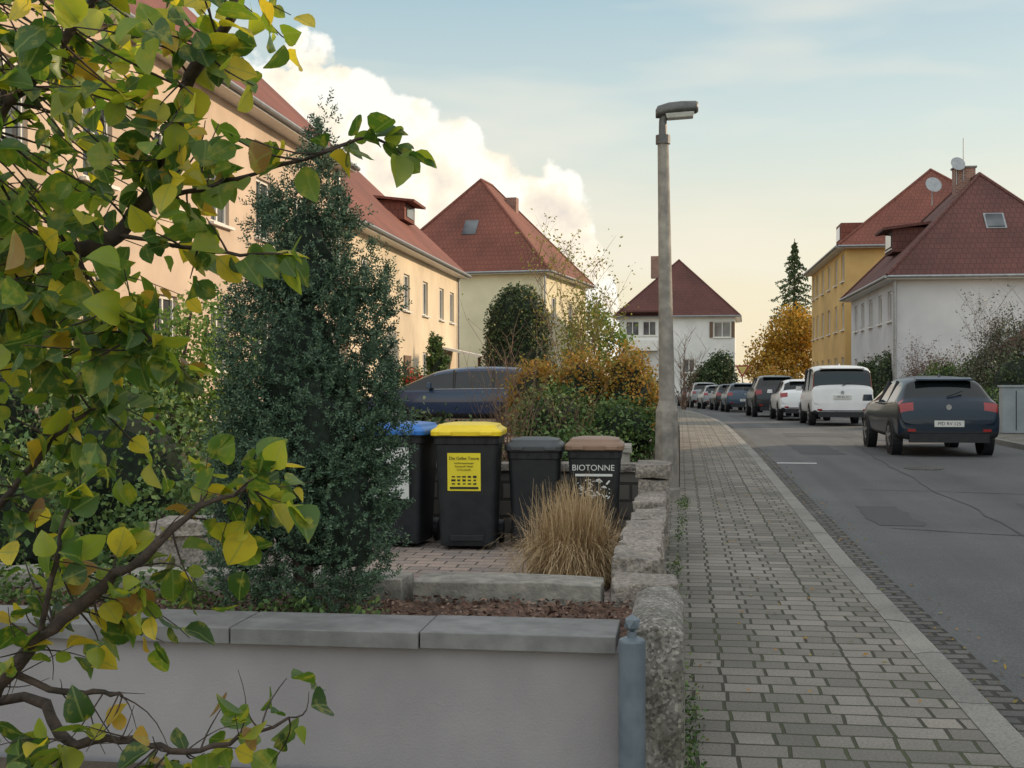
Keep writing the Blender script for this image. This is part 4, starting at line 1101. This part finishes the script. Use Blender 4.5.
for i in range(340):
    z = random.uniform(1.40, 2.12); rl = rightlim(z)
    f = random.random() ** .8
    r_ = rl - f * (rl + 1.05); d_ = random.uniform(1.75, 2.7)
    t = TW(r_ * d_ / 2.0, d_, 1.4 + (z - 1.4) * d_ / 2.0)
    twig_to(nearest(t, up), t, random.randint(4, 7), .0022)
lowt = [(-.39, 1.26), (-.36, 1.235), (-.42, 1.28), (-.45, 1.22), (-.50, 1.26), (-.37, 1.20), (-.41, 1.18), (-.56, 1.2), (-.60, 1.16), (-.52, 1.10), (-.47, 1.06), (-.55, 1.04), (-.62, 1.02), (-.66, .99), (-.70, 1.12), (-.74, 1.08), (-.78, 1.04),
        (-.82, 1.12), (-.44, 1.10), (-.58, .97), (-.52, .99), (-.70, .94), (-.80, 1.17), (-.77, .99), (-.64, 1.08), (-.59, 1.08), (-.73, 1.16), (-.67, 1.14), (-.82, 1.06), (-.35, 1.27), (-.33, 1.22), (-.48, 1.29)]
for (r_, z) in lowt:
    d_ = random.uniform(1.8, 2.1); t = TW(r_, d_, z); twig_to(nearest(t, ('low',)), t, random.randint(4, 7), .0020)
for (r_, z) in [(-.33, .90), (-.36, .93), (-.40, .90), (-.46, .89), (-.50, .80), (-.42, .82), (-.56, .79), (-.62, .80), (-.70, .78), (-.66, .87), (-.78, .79), (-.54, .87), (-.60, .76), (-.38, .80), (-.72, .84), (-.80, .84)]:
    d_ = random.uniform(1.85, 2.05); t = TW(r_, d_, z); twig_to(nearest(t, ('bottom',)), t, random.randint(3, 6), .0018)
for (r_, z) in [(-.66, 1.38), (-.62, 1.33), (-.72, 1.40), (-.78, 1.36), (-.70, 1.28), (-.66, 1.24), (-.82, 1.30), (-.60, 1.24), (-.80, 1.22), (-.76, 1.44), (-.64, 1.42), (-.75, 1.18), (-.85, 1.38), (-.84, 1.25)]:
    d_ = random.uniform(1.85, 2.2); t = TW(r_, d_, z); twig_to(nearest(t, ('mid', 'mid2', 'sprigC')), t, random.randint(4, 7), .0020)
for i in range(45):
    q = random.choice([q for q, nm in scaf if nm in ('low', 'bottom', 'bare')]); t = q + Vector((random.uniform(-.08, .10), random.uniform(-.1, .1), random.uniform(-.10, .08)))
    twig_to(q, t, 0, .0014)
p.make('branches', [M['bark']], e, smooth=True)
rows = [0, .12, .3, .5, .7, .87, 1.0]; wid = [.03, .24, .385, .40, .32, .17, .01]
tv = []; tuv = []
for t, w in zip(rows, wid):
    for s_ in (-1, 0, 1):
        tv.append((t, s_ * w, abs(s_) * w * .30 - .18 * t * t)); tuv.append((s_ * w * 2, t))
tv = np.array(tv); tuv = np.array(tuv)
tf = np.array([(i * 3 + k, (i + 1) * 3 + k, (i + 1) * 3 + k + 1, i * 3 + k + 1) for i in range(len(rows) - 1) for k in (0, 1)])
P0 = np.array(LP); D0 = np.array(LD); n = len(P0)
dr = D0[:, :3]; dr /= np.linalg.norm(dr, axis=1, keepdims=True)
nrm = rand_unit(n) * .9 + np.array([.1, -.35, .6]); sd = np.cross(nrm, dr); sd /= np.linalg.norm(sd, axis=1, keepdims=True); nr = np.cross(dr, sd)
sz = rng.uniform(.026, .060, n)
wsc = rng.uniform(.85, 1.25, n); curl = rng.uniform(-.4, 2.2, n); fold = rng.uniform(.2, 2.2, n)
P0 = P0 + dr * .010
tz = tv[None, :, 2] * 0 + np.abs(tv[None, :, 1]) * .35 * fold[:, None] - .22 * (tv[None, :, 0] ** 2) * curl[:, None] + rng.normal(size=(n, len(tv))) * .016
V = P0[:, None, :] + sz[:, None, None] * (dr[:, None, :] * tv[None, :, 0:1] + sd[:, None, :] * (tv[None, :, 1:2] * wsc[:, None, None]) + nr[:, None, :] * tz[:, :, None])
F = (np.arange(n)[:, None, None] * len(tv) + tf[None]).reshape(-1, 4)
mesh_np('leaves', V.reshape(-1, 3), F, M['quince'], e, np.tile(tuv, (n, 1)), smooth=True)

# ------------------------------------------------------------------ light
A, E = R(60), R(19)
S = Vector((math.sin(A) * math.cos(E), math.cos(A) * math.cos(E), math.sin(E)))
sun = bpy.data.lights.new('sun', 'SUN'); sun.energy = 4.2; sun.angle = R(.6); sun.color = (1, .77, .52)
so = bpy.data.objects.new('sun', sun); so.rotation_euler = (-S).to_track_quat('-Z', 'Y').to_euler(); scene.collection.objects.link(so)
w = bpy.data.worlds.new('World'); scene.world = w; w.use_nodes = True
try:
    w.cycles.sampling_method = 'MANUAL'; w.cycles.sample_map_resolution = 512
except Exception: pass
nt = w.node_tree; nt.nodes.clear()
SS = .15
out = N(nt, 'ShaderNodeOutputWorld'); bg = N(nt, 'ShaderNodeBackground'); nt.links.new(bg.outputs[0], out.inputs[0]); bg.inputs['Strength'].default_value = SS
sky = N(nt, 'ShaderNodeTexSky', sky_type='NISHITA'); sky.sun_disc = False; sky.sun_elevation = E; sky.sun_rotation = A
sky.air_density = 1.2; sky.dust_density = 2.0; sky.ozone_density = 1.2
tc = N(nt, 'ShaderNodeTexCoord').outputs['Generated']
sp = N(nt, 'ShaderNodeSeparateXYZ'); nt.links.new(tc, sp.inputs[0])
def mth(op, a, b_=None, c_=None, clamp=False):
    n = N(nt, 'ShaderNodeMath', operation=op); n.use_clamp = clamp
    for i, v in enumerate((a, b_, c_)):
        if v is None: continue
        if hasattr(v, 'links'): nt.links.new(v, n.inputs[i])
        else: n.inputs[i].default_value = v
    return n.outputs[0]
X_, Y_, Z_ = sp.outputs
yy = mth('MAXIMUM', Y_, .05); U = mth('DIVIDE', X_, yy); Vv = mth('DIVIDE', Z_, yy)
cb = N(nt, 'ShaderNodeCombineXYZ'); nt.links.new(U, cb.inputs[0]); nt.links.new(Vv, cb.inputs[1])
cb2 = N(nt, 'ShaderNodeVectorMath', operation='ADD'); nt.links.new(cb.outputs[0], cb2.inputs[0]); cb2.inputs[1].default_value = (.014, .018, 0)
n1 = noise(nt, cb.outputs[0], 16, 5, .58); n2 = noise(nt, cb2.outputs[0], 16, 2, .5)
vo = N(nt, 'ShaderNodeTexVoronoi'); vo.inputs['Scale'].default_value = 30; nt.links.new(cb.outputs[0], vo.inputs['Vector'])
fc = N(nt, 'ShaderNodeFloatCurve'); cu = fc.mapping.curves[0]
pts = [(-.9, .02), (-.6, .14), (-.42, .23), (-.33, .285), (-.29, .282), (-.25, .262), (-.20, .238), (-.17, .222), (-.145, .192), (-.115, .176), (-.09, .163), (-.07, .143), (-.052, .10), (-.035, .02), (.3, -.1)]
mp = lambda u, v: ((u + .9) / 1.2, (v + .2) / .5)
cu.points[0].location = mp(*pts[0]); cu.points[1].location = mp(*pts[-1])
for q in pts[1:-1]: cu.points.new(*mp(*q))
fc.mapping.update()
uu = mth('DIVIDE', mth('ADD', U, .9), 1.2, clamp=True); nt.links.new(uu, fc.inputs['Value'])
top = mth('SUBTRACT', mth('MULTIPLY', fc.outputs[0], .5), .2)
f = mth('SUBTRACT', top, Vv)
f = mth('ADD', f, mth('MULTIPLY', mth('SUBTRACT', n1, .5), .085))
f = mth('ADD', f, mth('MULTIPLY', mth('SUBTRACT', .45, vo.outputs['Distance']), .035))
mask = N(nt, 'ShaderNodeMapRange'); mask.interpolation_type = 'SMOOTHSTEP'; nt.links.new(f, mask.inputs[0]); mask.inputs[1].default_value = 0; mask.inputs[2].default_value = .010
front = mth('GREATER_THAN', Y_, .2)
mk = mth('MULTIPLY', mask.outputs[0], front)
lit = mth('ADD', mth('MULTIPLY', mth('SUBTRACT', n1, n2), 3.2), 1.0)
lit = mth('SUBTRACT', lit, mth('MULTIPLY', f, 2.4))
lit = mth('SUBTRACT', lit, mth('MULTIPLY', mth('SUBTRACT', vo.outputs['Distance'], .45), .35), clamp=True)
ccol = ramp(nt, lit, [(0, (.60, .58, .57)), (.35, (.84, .75, .65)), (.7, (1.0, .90, .73)), (1, (1.0, .98, .90))])
csc = N(nt, 'ShaderNodeVectorMath', operation='SCALE'); csc.inputs['Scale'].default_value = 1.08 / SS; nt.links.new(ccol, csc.inputs[0])
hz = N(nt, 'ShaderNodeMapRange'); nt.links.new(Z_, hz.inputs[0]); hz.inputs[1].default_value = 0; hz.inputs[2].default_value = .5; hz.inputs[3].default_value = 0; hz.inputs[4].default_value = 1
hcol = ramp(nt, hz.outputs[0], [(0, (1.0, .85, .58)), (.2, (.95, .88, .69)), (.40, (.68, .78, .74)), (.6, (.44, .61, .68)), (.85, (.60, .67, .70)), (1, (.72, .76, .77))])  # upper stops raised overhead as added fill
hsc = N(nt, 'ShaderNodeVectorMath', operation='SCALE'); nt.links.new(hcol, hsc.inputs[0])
back = N(nt, 'ShaderNodeMapRange'); nt.links.new(Y_, back.inputs[0]); back.inputs[1].default_value = .4; back.inputs[2].default_value = -.5; back.inputs[3].default_value = 1 / SS; back.inputs[4].default_value = 2.0 / SS  # sky brightened behind the camera, added fill for camera-facing walls
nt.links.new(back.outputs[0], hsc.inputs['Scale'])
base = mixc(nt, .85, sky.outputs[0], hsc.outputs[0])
mpv = N(nt, 'ShaderNodeMapping'); mpv.inputs['Scale'].default_value = (2.0, 2.0, 9.0); nt.links.new(tc, mpv.inputs[0])
thin = ramp(nt, noise(nt, mpv.outputs[0], 1.6, 3, .6), [(.48, (0, 0, 0)), (.72, (.55, .55, .55))])
base = mixc(nt, thin, base, (6.3, 5.9, 5.0))
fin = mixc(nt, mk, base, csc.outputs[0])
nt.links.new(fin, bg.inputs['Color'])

# ------------------------------------------------------------------ camera
cam = bpy.data.cameras.new('camera'); cam.lens = 43.9; cam.sensor_width = 36; cam.clip_start = .05; cam.clip_end = 4000
co = bpy.data.objects.new('camera', cam); co.location = (0, 0, 1.4); co.rotation_euler = (R(90), 0, R(7.66)); scene.collection.objects.link(co)
scene.camera = co
